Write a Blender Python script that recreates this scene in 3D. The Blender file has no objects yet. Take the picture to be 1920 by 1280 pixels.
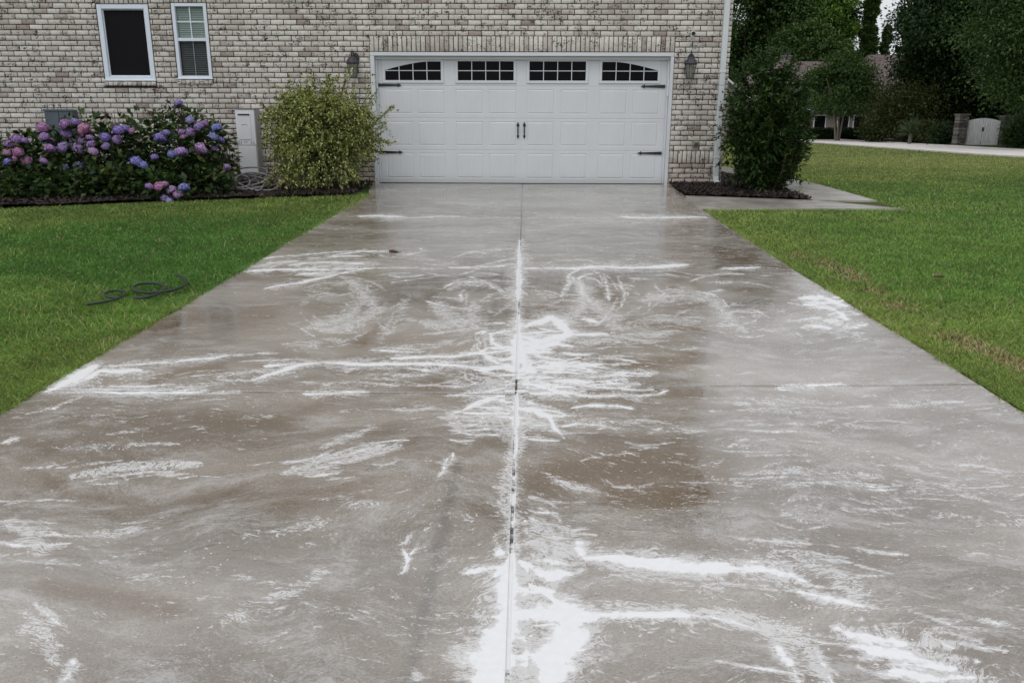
import bpy, math, random
import numpy as np
from math import radians, sin, cos, pi, atan2
rng = np.random.default_rng(7); random.seed(7)
sc = bpy.context.scene
COL = sc.collection

# ---------------------------------------------------------------- camera
F = 1493.0; PITCH = radians(15.4); YAW = radians(0.83); ROLL = radians(0.2); CZ = 1.323; SL = .0227; WY = 13.72
fwd = np.array([-sin(YAW)*cos(PITCH), cos(YAW)*cos(PITCH), -sin(PITCH)])
rt = np.array([cos(YAW), sin(YAW), 0.0]); up = np.cross(rt, fwd)
cr, sr = cos(ROLL), sin(ROLL)
r2 = rt*cr + up*sr; u2 = up*cr - rt*sr
from mathutils import Matrix, Vector
cam = bpy.data.cameras.new('camera'); cam_o = bpy.data.objects.new('camera', cam); COL.objects.link(cam_o)
cam.sensor_width = 36; cam.lens = F/1920*36; cam.clip_start = .05; cam.clip_end = 2000
cam_o.matrix_world = Matrix(((r2[0], u2[0], -fwd[0], 0), (r2[1], u2[1], -fwd[1], 0), (r2[2], u2[2], -fwd[2], CZ), (0, 0, 0, 1)))
sc.camera = cam_o

# ---------------------------------------------------------------- sky, sun, exposure
SUN_EL, SUN_AZ = radians(58), radians(200)      # azimuth clockwise from +Y: behind the viewer, a little left
w = bpy.data.worlds.new("World"); sc.world = w; w.use_nodes = True
nt = w.node_tree; nt.nodes.clear()
sky = nt.nodes.new('ShaderNodeTexSky'); sky.sky_type = 'NISHITA'; sky.sun_disc = False
sky.sun_elevation = SUN_EL; sky.sun_rotation = SUN_AZ; sky.dust_density = 4; sky.air_density = 1; sky.ozone_density = 1
hs = nt.nodes.new('ShaderNodeHueSaturation'); hs.inputs['Saturation'].default_value = .22
cl = nt.nodes.new('ShaderNodeMix'); cl.data_type = 'RGBA'; cl.inputs[0].default_value = .55; cl.inputs[7].default_value = (9.5, 9.8, 10.3, 1)
bg = nt.nodes.new('ShaderNodeBackground'); bg.inputs[1].default_value = .11
wo = nt.nodes.new('ShaderNodeOutputWorld')
nt.links.new(sky.outputs[0], hs.inputs['Color']); nt.links.new(hs.outputs[0], cl.inputs[6]); nt.links.new(cl.outputs[2], bg.inputs[0]); nt.links.new(bg.outputs[0], wo.inputs[0])
sl = bpy.data.lights.new('sun', 'SUN'); sl.energy = .5; sl.angle = radians(25); sl.color = (1, .97, .92)
so = bpy.data.objects.new('sun', sl); COL.objects.link(so)
sd = Vector((sin(SUN_AZ)*cos(SUN_EL), cos(SUN_AZ)*cos(SUN_EL), sin(SUN_EL)))
so.rotation_euler = sd.to_track_quat('Z', 'Y').to_euler(); so.location = (-6, -6, 20)
sc.view_settings.view_transform = 'Standard'; sc.view_settings.look = 'None'; sc.view_settings.exposure = 0.0; sc.view_settings.gamma = 1
sc.cycles.max_bounces = 6; sc.cycles.diffuse_bounces = 3; sc.cycles.transparent_max_bounces = 12

# ---------------------------------------------------------------- ground shape and surveying helpers
def smooth(t): t = np.clip(t, 0, 1); return t*t*(3-2*t)
def H(Y): 
    Y = np.asarray(Y, float)
    return np.where(Y < 14, SL*Y, .3178 + (-.12-.3178)*smooth((Y-14)/26))
def ray(x, y): return fwd + r2*(x-960)/F - u2*(y-640)/F
def gr(x, y):
    r = ray(x, y); t = .5
    for i in range(3500):
        p = np.array([0, 0, CZ]) + r*t
        if p[2] < H(p[1]): break
        t *= 1.002
    return p
def at(x, y, Y):
    r = ray(x, y); t = Y/r[1]; return np.array([t*r[0], Y, CZ + t*r[2]])
def proj(P):
    d = P - np.array([0, 0, CZ]); z = d @ fwd; return 960 + F*(d @ r2)/z, 640 - F*(d @ u2)/z

_tab = rng.random((256, 256))
def vnoise(x, y):
    xi = np.floor(x).astype(int); yi = np.floor(y).astype(int); fx = x-xi; fy = y-yi
    fx = fx*fx*(3-2*fx); fy = fy*fy*(3-2*fy)
    a = _tab[xi & 255, yi & 255]; b = _tab[(xi+1) & 255, yi & 255]; c = _tab[xi & 255, (yi+1) & 255]; d = _tab[(xi+1) & 255, (yi+1) & 255]
    return (a*(1-fx)+b*fx)*(1-fy) + (c*(1-fx)+d*fx)*fy
def fbm(x, y, o=4):
    s = 0; a = .5
    for i in range(o):
        s = s + a*vnoise(x*2**i+i*17.3, y*2**i+i*9.1); a *= .5
    return s/(1-.5**o)

# ---------------------------------------------------------------- object helpers
def tag(o, label=None, cat=None, group=None, kind=None):
    for k, v in (('label', label), ('category', cat), ('group', group), ('kind', kind)):
        if v: o[k] = v
    return o
ROOT = {}
def empty(name, loc, label=None, cat=None, group=None):
    o = bpy.data.objects.new(name, None); COL.objects.link(o); o.location = loc; o.empty_display_size = .2
    ROOT[o.name] = np.array(loc, float)
    return tag(o, label, cat, group)
def link(name, me, mat, parent=None):
    o = bpy.data.objects.new(name, me); COL.objects.link(o)
    if mat is not None: me.materials.append(mat)
    if parent is not None:
        o.parent = parent; ROOT[o.name] = ROOT.get(parent.name, np.zeros(3))
    return o
def npmesh(name, V, Fc, mat, parent=None, smooth_=False, attrs=None):
    """V (n,3); Fc (m,k) all faces the same size"""
    V = np.asarray(V, float)
    if parent is not None: V = V - ROOT.get(parent.name, np.zeros(3))
    me = bpy.data.meshes.new(name); k = Fc.shape[1]; m = len(Fc)
    me.vertices.add(len(V)); me.vertices.foreach_set('co', V.astype(np.float32).ravel())
    me.loops.add(m*k); me.loops.foreach_set('vertex_index', Fc.astype(np.int32).ravel())
    me.polygons.add(m); me.polygons.foreach_set('loop_start', (np.arange(m)*k).astype(np.int32)); me.polygons.foreach_set('loop_total', np.full(m, k, np.int32))
    if smooth_: me.polygons.foreach_set('use_smooth', np.ones(m, bool))
    if attrs:
        for an, av in attrs.items():
            if av.ndim == 1:
                a = me.attributes.new(an, 'FLOAT', 'POINT'); a.data.foreach_set('value', av.astype(np.float32))
            else:
                a = me.attributes.new(an, 'FLOAT_COLOR', 'POINT'); a.data.foreach_set('color', np.c_[av, np.ones(len(av))].astype(np.float32).ravel())
    me.update(calc_edges=True); me.validate()
    return link(name, me, mat, parent)
class MB:
    def __init__(s): s.v = []; s.f = []
    def add(s, vs, fs):
        n = len(s.v); s.v += [tuple(map(float, v)) for v in vs]; s.f += [tuple(i+n for i in f) for f in fs]; return s
    def box(s, x0, x1, y0, y1, z0, z1):
        return s.add([(x0,y0,z0),(x1,y0,z0),(x1,y1,z0),(x0,y1,z0),(x0,y0,z1),(x1,y0,z1),(x1,y1,z1),(x0,y1,z1)],
                     [(0,3,2,1),(4,5,6,7),(0,1,5,4),(1,2,6,5),(2,3,7,6),(3,0,4,7)])
    def bbox(s, x0, x1, y0, y1, z0, z1, b=.006):      # box with bevelled front (-Y) edges
        v = [(x0,y1,z0),(x1,y1,z0),(x1,y1,z1),(x0,y1,z1),(x0,y0+b,z0),(x1,y0+b,z0),(x1,y0+b,z1),(x0,y0+b,z1),(x0+b,y0,z0+b),(x1-b,y0,z0+b),(x1-b,y0,z1-b),(x0+b,y0,z1-b)]
        return s.add(v, [(0,3,2,1),(0,1,5,4),(1,2,6,5),(2,3,7,6),(3,0,4,7),(4,5,9,8),(5,6,10,9),(6,7,11,10),(7,4,8,11),(8,9,10,11)])
    def tube(s, pts, rad, n=8, cap=True, closed=False):
        pts = [np.array(p, float) for p in pts]; m = len(pts)
        if not hasattr(rad, '__len__'): rad = [rad]*m
        ref = None; rings = []
        for i, p in enumerate(pts):
            t = (pts[(i+1) % m] - pts[i-1]) if closed else (pts[min(i+1, m-1)] - pts[max(i-1, 0)])
            t = t/(np.linalg.norm(t)+1e-12)
            if ref is None: ref = np.array([0, 0, 1.0]) if abs(t[2]) < .9 else np.array([1.0, 0, 0])
            a = ref - t*(ref@t); a /= np.linalg.norm(a)+1e-12; b = np.cross(t, a); ref = a
            rings.append([p + rad[i]*(a*cos(2*pi*k/n) + b*sin(2*pi*k/n)) for k in range(n)])
        vs = [v for r in rings for v in r]; fs = []
        for i in range(m if closed else m-1):
            j = (i+1) % m
            for k in range(n): fs.append((i*n+k, i*n+(k+1) % n, j*n+(k+1) % n, j*n+k))
        if cap and not closed: fs += [tuple(range(n))[::-1], tuple((m-1)*n+k for k in range(n))]
        return s.add(vs, fs)
    def lathe(s, prof, c=(0, 0, 0), n=16):
        vs = []; fs = []
        for r, z in prof: vs += [(c[0]+r*cos(2*pi*k/n), c[1]+r*sin(2*pi*k/n), c[2]+z) for k in range(n)]
        for i in range(len(prof)-1):
            for k in range(n): fs.append((i*n+k, i*n+(k+1) % n, (i+1)*n+(k+1) % n, (i+1)*n+k))
        fs += [tuple(range(n))[::-1], tuple((len(prof)-1)*n+k for k in range(n))]
        return s.add(vs, fs)
    def prism(s, pts, y0, y1):                       # outline in x,z extruded along y
        n = len(pts); vs = [(p[0], y0, p[1]) for p in pts] + [(p[0], y1, p[1]) for p in pts]
        return s.add(vs, [tuple(range(n)), tuple(range(2*n-1, n-1, -1))] + [(i, i+n, (i+1) % n + n, (i+1) % n) for i in range(n)])
    def build(s, name, mat, parent=None, smooth_=False):
        off = ROOT.get(parent.name, np.zeros(3)) if parent is not None else np.zeros(3)
        me = bpy.data.meshes.new(name); me.from_pydata([tuple(np.array(v)-off) for v in s.v], [], s.f)
        me.update()
        if smooth_:
            for p in me.polygons: p.use_smooth = True
            try: me.set_sharp_from_angle(angle=radians(40))
            except Exception: pass
        return link(name, me, mat, parent)

# ---------------------------------------------------------------- material helpers
def mat(name):
    m = bpy.data.materials.new(name); m.use_nodes = True; n = m.node_tree; n.nodes.clear()
    out = n.nodes.new('ShaderNodeOutputMaterial'); p = n.nodes.new('ShaderNodeBsdfPrincipled'); n.links.new(p.outputs[0], out.inputs[0])
    return m, n, p, out
class G:                                             # tiny node-graph helper
    def __init__(s, nt): s.t = nt
    def n(s, ty, **kw):
        x = s.t.nodes.new(ty)
        for k, v in kw.items(): setattr(x, k, v)
        return x
    def put(s, sock, v):
        if hasattr(v, 'is_output'): s.t.links.new(v, sock)
        elif hasattr(v, '__len__') and len(v) == 3 and sock.type == 'RGBA': sock.default_value = (*v, 1)
        else: sock.default_value = v
    def m(s, op, a, b=0.0, c=0.0, clamp=False):
        x = s.n('ShaderNodeMath', operation=op, use_clamp=clamp); s.put(x.inputs[0], a); s.put(x.inputs[1], b); s.put(x.inputs[2], c); return x.outputs[0]
    def ss(s, v, a, b, o0=0.0, o1=1.0):
        x = s.n('ShaderNodeMapRange', interpolation_type='SMOOTHSTEP'); s.put(x.inputs[0], v); s.put(x.inputs[1], a); s.put(x.inputs[2], b); s.put(x.inputs[3], o0); s.put(x.inputs[4], o1); return x.outputs[0]
    def mix(s, f, a, b, mode='MIX'):
        x = s.n('ShaderNodeMix', data_type='RGBA', blend_type=mode); s.put(x.inputs[0], f); s.put(x.inputs[6], a); s.put(x.inputs[7], b); return x.outputs[2]
    def noise(s, vec, scale, detail=4, rough=.55, dist=0.0, col=False):
        x = s.n('ShaderNodeTexNoise'); s.put(x.inputs['Vector'], vec); x.inputs['Scale'].default_value = scale; x.inputs['Detail'].default_value = detail
        x.inputs['Roughness'].default_value = rough; x.inputs['Distortion'].default_value = dist; return x.outputs[1 if col else 0]
    def vor(s, vec, scale, feat='F1', out='Distance'):
        x = s.n('ShaderNodeTexVoronoi', feature=feat); s.put(x.inputs['Vector'], vec); x.inputs['Scale'].default_value = scale; return x.outputs[out]
    def mapp(s, vec, scale=(1, 1, 1), loc=(0, 0, 0), rot=(0, 0, 0)):
        x = s.n('ShaderNodeMapping'); s.put(x.inputs[0], vec); x.inputs['Location'].default_value = loc; x.inputs['Rotation'].default_value = rot; x.inputs['Scale'].default_value = scale; return x.outputs[0]
    def obj(s): return s.n('ShaderNodeTexCoord').outputs['Object']
    def pos(s): return s.n('ShaderNodeNewGeometry').outputs['Position']
    def rand(s): return s.n('ShaderNodeNewGeometry').outputs['Random Per Island']
    def attr(s, nm, o='Fac'): return s.n('ShaderNodeAttribute', attribute_name=nm).outputs[o]
    def ramp(s, f, stops, interp='LINEAR'):
        x = s.n('ShaderNodeValToRGB'); x.color_ramp.interpolation = interp; e = x.color_ramp.elements
        while len(e) < len(stops): e.new(.5)
        for i, (p, c) in enumerate(stops): e[i].position = p; e[i].color = (*c, 1)
        s.put(x.inputs[0], f); return x.outputs[0]
    def bump(s, h, strength=.5, dist=.01):
        x = s.n('ShaderNodeBump'); x.inputs['Strength'].default_value = strength; x.inputs['Distance'].default_value = dist; s.put(x.inputs['Height'], h); return x.outputs[0]
def simple(name, c, rough=.5, metal=0, var=.12, scale=8, bump=0, spec=.5, aniso=(1, 1, 1)):
    m, n, p, o = mat(name); g = G(n); v = g.mapp(g.pos(), aniso); k = g.noise(v, scale, 5)
    a = tuple(x*(1-var) for x in c); b = tuple(min(1, x*(1+var)) for x in c)
    g.put(p.inputs['Base Color'], g.mix(g.ss(k, .3, .7), a, b)); p.inputs['Roughness'].default_value = rough; p.inputs['Metallic'].default_value = metal
    p.inputs['Specular IOR Level'].default_value = spec
    if bump: g.put(p.inputs['Normal'], g.bump(g.noise(v, scale*6, 4), bump, .004))
    return m
def leafmat(name, stops, rough=.45, transl=.25, spec=.35, nz=None):
    m, n, p, o = mat(name); g = G(n); c = g.ramp(g.rand(), stops)
    if nz: c = g.mix(g.ss(g.noise(g.pos(), nz[0], 3), .35, .65), c, g.mix(1.0, c, nz[1], 'MULTIPLY'))
    g.put(p.inputs['Base Color'], c); p.inputs['Roughness'].default_value = rough; p.inputs['Specular IOR Level'].default_value = spec
    t = g.n('ShaderNodeBsdfTranslucent'); g.put(t.inputs[0], g.mix(1.0, c, (1.0, 1.1, .5), 'MULTIPLY'))
    mx = g.n('ShaderNodeMixShader'); mx.inputs[0].default_value = transl
    n.links.new(p.outputs[0], mx.inputs[1]); n.links.new(t.outputs[0], mx.inputs[2]); n.links.new(mx.outputs[0], o.inputs[0])
    return m

def mat_brick():
    m, n, p, o = mat('whitewashed_brick'); g = G(n); P = g.pos(); r = g.rand()
    c = g.ramp(r, [(0, (.70, .68, .63)), (.35, (.60, .58, .53)), (.65, (.74, .72, .67)), (.82, (.50, .46, .42)), (.88, (.64, .61, .56)), (.97, (.36, .30, .27)), (1, (.66, .64, .59))])
    zz = g.n('ShaderNodeSeparateXYZ'); g.put(zz.inputs[0], P)
    blot = g.noise(P, 1.1, 3, .6)
    c = g.mix(g.ss(blot, .5, .68, 0, .35), c, (.36, .30, .27))
    grain = g.noise(P, 34, 5, .7); c = g.mix(g.ss(grain, .35, .75, 0, .5), c, g.mix(1.0, c, (.62, .55, .51), 'MULTIPLY'))
    v2 = g.mapp(P, (1, 1, 1.5)); sp = g.noise(v2, 42, 4, .62, .9)
    cl_ = g.noise(P, 9, 2, .5)
    spots = g.ss(g.m('ADD', sp, g.m('MULTIPLY', g.m('SUBTRACT', cl_, .5), .50)), .592, .635)
    c = g.mix(spots, c, (.05, .036, .034))
    # rising damp staining of the lowest courses
    low = g.ss(g.m('ADD', zz.outputs[2], g.m('MULTIPLY', g.m('SUBTRACT', blot, .5), .5)), .38, .95, .55, 0)
    c = g.mix(low, c, g.mix(1.0, c, (.62, .50, .45), 'MULTIPLY'))
    g.put(p.inputs['Base Color'], c); p.inputs['Roughness'].default_value = .85; p.inputs['Specular IOR Level'].default_value = .25
    g.put(p.inputs['Normal'], g.bump(g.m('SUBTRACT', g.noise(P, 55, 5, .6), g.m('MULTIPLY', spots, .8)), .7, .004))
    return m
def mat_mortar():
    m, n, p, o = mat('brown_mortar'); g = G(n); P = g.pos()
    g.put(p.inputs['Base Color'], g.mix(g.noise(P, 7, 5), (.030, .024, .020), (.085, .070, .058))); p.inputs['Roughness'].default_value = .95
    g.put(p.inputs['Normal'], g.bump(g.noise(P, 90, 4), .5, .004)); return m
def mat_paint(name, c=(.78, .80, .81), rough=.42):
    m, n, p, o = mat(name); g = G(n); P = g.pos()
    d = g.noise(g.mapp(P, (1.2, 1, .6)), 2.2, 6, .6); e = g.noise(P, 40, 4, .6)
    b = g.mix(g.ss(d, .35, .7, 0, .22), c, (c[0]*.78, c[1]*.78, c[2]*.74)); b = g.mix(g.ss(e, .6, .75, 0, .12), b, (.45, .43, .4))
    zz = g.n('ShaderNodeSeparateXYZ'); g.put(zz.inputs[0], P)
    sp = g.ss(g.m('ADD', zz.outputs[2], g.m('MULTIPLY', g.noise(P, 14, 4), -.12)), .26, .42, .35, 0)
    b = g.mix(sp, b, (.42, .40, .36))
    g.put(p.inputs['Base Color'], b); p.inputs['Roughness'].default_value = rough
    g.put(p.inputs['Normal'], g.bump(g.noise(g.mapp(P, (6, 1, 60)), 6, 3), .12, .002)); return m
def mat_glass_dark(name='dark_glass', c=(.004, .005, .006), rough=.10, spec=.06):
    m, n, p, o = mat(name); g = G(n); g.put(p.inputs['Base Color'], g.mix(g.noise(g.pos(), 1.5, 2), c, tuple(x*1.7 for x in c)))
    p.inputs['Roughness'].default_value = rough; p.inputs['Specular IOR Level'].default_value = spec; return m

def mat_driveway():
    m, n, p, o = mat('wet_soapy_concrete'); g = G(n)
    P = g.obj(); foam = g.attr('foam'); film = g.attr('film'); clear = g.attr('clear')
    # flow-warped coordinates
    wn = g.noise(P, .85, 3, .5, 0, True); wv = g.n('ShaderNodeVectorMath', operation='SUBTRACT'); g.put(wv.inputs[0], wn); wv.inputs[1].default_value = (.5, .5, .5)
    ws = g.n('ShaderNodeVectorMath', operation='SCALE'); g.put(ws.inputs[0], wv.outputs[0]); ws.inputs['Scale'].default_value = .85
    wa = g.n('ShaderNodeVectorMath', operation='ADD'); g.put(wa.inputs[0], P); g.put(wa.inputs[1], ws.outputs[0]); W = wa.outputs[0]
    wn2 = g.noise(P, 7, 3, .6, 0, True); wv2 = g.n('ShaderNodeVectorMath', operation='SUBTRACT'); g.put(wv2.inputs[0], wn2); wv2.inputs[1].default_value = (.5, .5, .5)
    ws2 = g.n('ShaderNodeVectorMath', operation='SCALE'); g.put(ws2.inputs[0], wv2.outputs[0]); ws2.inputs['Scale'].default_value = .09
    wb = g.n('ShaderNodeVectorMath', operation='ADD'); g.put(wb.inputs[0], W); g.put(wb.inputs[1], ws2.outputs[0]); W2 = wb.outputs[0]
    St = g.mapp(W2, (1, 2.3, 1))
    clear = g.ss(g.m('ADD', clear, g.m('ADD', g.m('MULTIPLY', g.m('SUBTRACT', g.noise(St, 4.5, 6, .65), .5), 1.1), g.m('MULTIPLY', g.m('SUBTRACT', g.noise(W2, 40, 3, .6), .5), .35))), .26, .90)
    # base wet concrete
    big = g.noise(g.mapp(W, (.6, 1.3, 1)), 1.1, 5, .6)
    base = g.mix(g.ss(big, .35, .65), (.152, .124, .095), (.290, .257, .220))
    base = g.mix(g.m('MULTIPLY', clear, .70), base, (.140, .098, .062))  # clear wet patches, their brown also painting in the dark reflected house
    fine = g.noise(P, 260, 3, .7); base = g.mix(g.ss(fine, .38, .66, 0, .75), base, g.mix(1.0, base, (1.5, 1.5, 1.5), 'MULTIPLY'))
    gr3 = g.noise(P, 125, 5, .8); base = g.mix(g.ss(gr3, .42, .64, 0, .42), base, g.mix(1.0, base, (1.55, 1.55, 1.55), 'MULTIPLY')); base = g.mix(g.ss(gr3, .46, .34, 0, .35), base, g.mix(1.0, base, (.5, .48, .46), 'MULTIPLY'))
    pores = g.ss(g.noise(P, 120, 2, .5), .66, .72); base = g.mix(g.m('MULTIPLY', pores, .5), base, (.05, .04, .035))
    # tyre tracks: long faint dark bands
    tr = g.attr('track'); base = g.mix(g.m('MULTIPLY', tr, .35), base, (.06, .055, .05))
    # residue haze of thin soap, broken up by the grain of the concrete
    grain2 = g.noise(g.mapp(W2, (1, 1.9, 1)), 75, 4, .7)
    haze = g.ss(g.m('ADD', g.noise(St, 3.6, 9, .68), g.m('MULTIPLY', g.m('SUBTRACT', grain2, .5), .55)), .44, .74)
    hz = g.m('MULTIPLY', haze, g.m('MULTIPLY', g.m('SUBTRACT', 1.0, clear), .33))
    # thin lacy film: torn patches veined by dark squiggles, plus small streaks and flecks painted for foam bits and sky glints
    def vein(vec, sc_, wd): 
        nn_ = g.noise(vec, sc_, 3, .55, 1.1); return g.ss(g.m('ABSOLUTE', g.m('SUBTRACT', nn_, .5)), wd*.25, wd)
    S3 = g.mapp(W2, (1, 2.6, 1)); crack = g.m('MULTIPLY', vein(S3, 9, .035), vein(g.mapp(W2, (1, 2.0, 1), (3, 1, 0)), 21, .05))
    dens = g.noise(g.mapp(W2, (1, 2.7, 1)), 6.5, 9, .70)
    tex = g.m('ADD', dens, g.m('MULTIPLY', g.m('SUBTRACT', grain2, .5), .25))
    cells = g.m('MULTIPLY', g.ss(g.m('ADD', tex, g.m('MULTIPLY', film, .42)), .69, .79), crack)
    dash = g.noise(g.mapp(W2, (1, 3.4, 1)), 30, 5, .66, .7)
    fl = g.ss(g.m('ADD', dash, g.m('MULTIPLY', g.m('SUBTRACT', film, .35), .24)), .60, .66)
    fl = g.m('MULTIPLY', fl, g.ss(g.m('ADD', g.noise(W, 2.1, 4), g.m('MULTIPLY', film, .35)), .43, .60))
    lace = g.m('MAXIMUM', g.m('MULTIPLY', cells, .60), g.m('MULTIPLY', fl, .62))
    # droplets / bubbles
    dv = g.vor(P, 38); drop = g.m('MULTIPLY', g.ss(dv, .16, .10), g.ss(g.m('ADD', g.noise(P, 1.7, 2), g.m('MULTIPLY', film, .2)), .62, .70)); lace = g.m('MAXIMUM', lace, g.m('MULTIPLY', drop, .7))
    # thick foam
    e1 = g.noise(g.mapp(W2, (1, 1.8, 1)), 9, 7, .68); e2 = g.noise(P, 70, 3, .6)
    ff = g.m('ADD', foam, g.m('ADD', g.m('MULTIPLY', g.m('SUBTRACT', e1, .5), 2.0), g.m('MULTIPLY', g.m('SUBTRACT', e2, .5), .55)))
    thick = g.m('MULTIPLY', g.ss(ff, .44, .86), g.ss(foam, .12, .34)); skirt = g.m('MULTIPLY', g.ss(ff, .12, .50), g.m('MULTIPLY', g.ss(foam, .04, .30), .55))
    hole = vein(S3, 14, .06); skirt = g.m('MULTIPLY', skirt, hole)
    a0 = g.m('MAXIMUM', g.m('MULTIPLY', thick, .96), g.m('MAXIMUM', lace, skirt)); a = g.m('MAXIMUM', a0, hz, clamp=True)
    foamc = g.mix(g.noise(P, 45, 3), (.80, .80, .80), (.93, .93, .94))
    c = g.mix(a, base, foamc)
    # joint sealant line
    jt = g.attr('joint'); c = g.mix(g.m('MULTIPLY', jt, g.m('SUBTRACT', 1.0, thick)), c, (.012, .011, .010))
    g.put(p.inputs['Base Color'], c)
    wet = g.noise(g.mapp(W, (.7, 1.6, 1)), 1.8, 5, .6)
    rgh = g.ss(wet, .38, .68, .03, .17); rgh = g.m('MULTIPLY', rgh, g.m('SUBTRACT', 1.0, g.m('MULTIPLY', clear, .6)))
    rgh = g.m('ADD', g.m('MULTIPLY', rgh, g.m('SUBTRACT', 1.0, a0)), g.m('MULTIPLY', a0, .45))
    g.put(p.inputs['Roughness'], rgh); p.inputs['IOR'].default_value = 2.15; p.inputs['Specular IOR Level'].default_value = .5
    rip = g.noise(g.mapp(W2, (1, 2.2, 1)), 16, 4, .6)
    gr_ = g.m('MULTIPLY', fine, g.m('SUBTRACT', 1.0, g.m('MULTIPLY', clear, .8)))
    rip = g.m('MULTIPLY', rip, g.m('SUBTRACT', 1.0, g.m('MULTIPLY', clear, .75)))
    hgt = g.m('ADD', g.m('MULTIPLY', rip, .8), g.m('ADD', g.m('MULTIPLY', gr_, .10), g.m('MULTIPLY', a, .5)))
    g.put(p.inputs['Normal'], g.bump(hgt, .17, .005))
    return m

BRICK, MORTAR, WHITE = mat_brick(), mat_mortar(), mat_paint('white_paint', (.63, .66, .69))
VINYL = mat_paint('white_vinyl', (.72, .78, .87), .35)
GLASS = mat_glass_dark(); BLACK = simple('black_iron', (.012, .012, .014), .4, 0, .2, 20)
CONC = mat_driveway()

# ---------------------------------------------------------------- ground sheet
def lawn_mat():
    m, n, p, o = mat('lawn_turf'); g = G(n); P = g.pos()
    a = g.mix(g.ss(g.noise(P, .35, 4), .4, .62), (.062, .105, .028), (.125, .145, .048))
    a = g.mix(g.ss(g.noise(P, 40, 5, .7), .35, .7), (.040, .055, .018), a)
    g.put(p.inputs['Base Color'], a); p.inputs['Roughness'].default_value = .9; p.inputs['Specular IOR Level'].default_value = .1
    g.put(p.inputs['Normal'], g.bump(g.noise(P, 60, 4), .6, .02)); return m
xs = np.unique(np.concatenate([np.linspace(-90, -10, 12), np.linspace(-10, 10, 41), np.linspace(10, 160, 30)])); ys = np.unique(np.concatenate([np.linspace(-40, 12, 27), np.linspace(12, 45, 67), np.linspace(45, 260, 30)]))
gx, gy = np.meshgrid(xs, ys); nx, ny = len(xs), len(ys)
# the sheet dips a few centimetres under the driveway slab
dip = np.where((np.abs(gx) < 2.2) & (gy < 13.6), -.10, -.012)
V = np.c_[gx.ravel(), gy.ravel(), (H(gy)+dip).ravel()]
I = np.arange(nx*ny).reshape(ny, nx); Q = np.c_[I[:-1, :-1].ravel(), I[:-1, 1:].ravel(), I[1:, 1:].ravel(), I[1:, :-1].ravel()]
tag(npmesh('ground', V, Q, lawn_mat(), None, True), 'turf ground sloping gently past the house to the street', 'ground', kind='structure')

def strip(name, poly, zoff, m, thick=.0, n=1):
    """flat polygon of (x,y) laid on the ground shape, with skirt"""
    mb = MB(); k = len(poly)
    tp = [(x, y, float(H(y))+zoff) for x, y in poly]; bt = [(x, y, float(H(y))+zoff-thick-.001) for x, y in poly]
    mb.add(tp+bt, [tuple(range(k))] + [(i, i+k, (i+1) % k+k, (i+1) % k) for i in range(k)])
    return mb.build(name, m)

# ---------------------------------------------------------------- driveway
JX = -.032
FO, FI, CLR = [], [], []     # strokes: (halfwidth px, strength, [(x,y)...])
def fo(w_, s_, *pts): FO.append((w_, s_, pts))
def fi(w_, s_, *pts): FI.append((w_, s_, pts))
def cle(w_, s_, *pts): CLR.append((w_, s_, pts))
#FOAM
# central joint
fo(3, 1, (974,450),(973,505),(972,600)); fo(5, 1.1, (972,590),(971,690)); fo(3.5, .8, (969,735),(966,830),(963,880)); fo(4.5, 1.3, (968,740),(966,800),(966,850)); fo(4, 1.1, (965,840),(964,900),(962,960),(960,1040)); fo(4, 1.1, (973,560),(974,470))
fo(7, .7, (972,540),(972,560)); fo(12, .8, (972,600),(971,640)); fo(14, 1.1, (971,625),(970,690))
# foam pool at joint, top middle
fo(10, 1.1, (985,612),(1030,600),(1055,612),(1068,628),(1040,634)); fo(13, 1, (975,632),(1015,640),(1050,630)); fo(8, .9, (990,655),(1010,648))
fo(4, .95, (962,620),(925,628),(920,640),(950,650),(962,662),(955,672),(930,678)); fo(4, .9, (965,675),(920,672),(895,660),(915,650))
fo(4, 1.0, (745,674),(800,670),(850,668),(900,660)); fo(4.5, 1.05, (600,683),(700,686),(780,683),(850,684),(920,692),(965,690))
fo(9, 1, (970,690),(985,680),(1010,690)); fo(7, .8, (985,690),(1040,684),(1100,680)); fo(4, .7, (1000,705),(1060,695),(1110,690))
# long foam line to left
fo(4.5, 1.05, (600,683),(560,687),(520,700),(480,716)); fo(3, .8, (500,690),(560,684)); fo(3.5, .85, (200,688),(280,682),(380,672),(455,665)); fo(3, .6, (455,665),(520,662))
fo(5, 1.1, (110,733),(200,734),(300,734),(385,735)); fo(11, 1.2, (95,728),(130,710),(170,690)); fo(8, 1, (80,734),(150,712),(185,695)); fo(7, .9, (180,696),(260,694))
fo(3, .8, (200,723),(280,722),(330,718)); fo(3, .75, (390,740),(430,738),(460,736)); fo(4, .9, (585,740),(640,740),(690,738)); fo(3, .6, (150,745),(100,765),(40,775))
fi(9, .8, (380,712),(450,698),(540,690)); fi(14, .55, (210,715),(330,712),(480,715)); fi(10, .6, (530,718),(650,715),(800,716))
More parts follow.
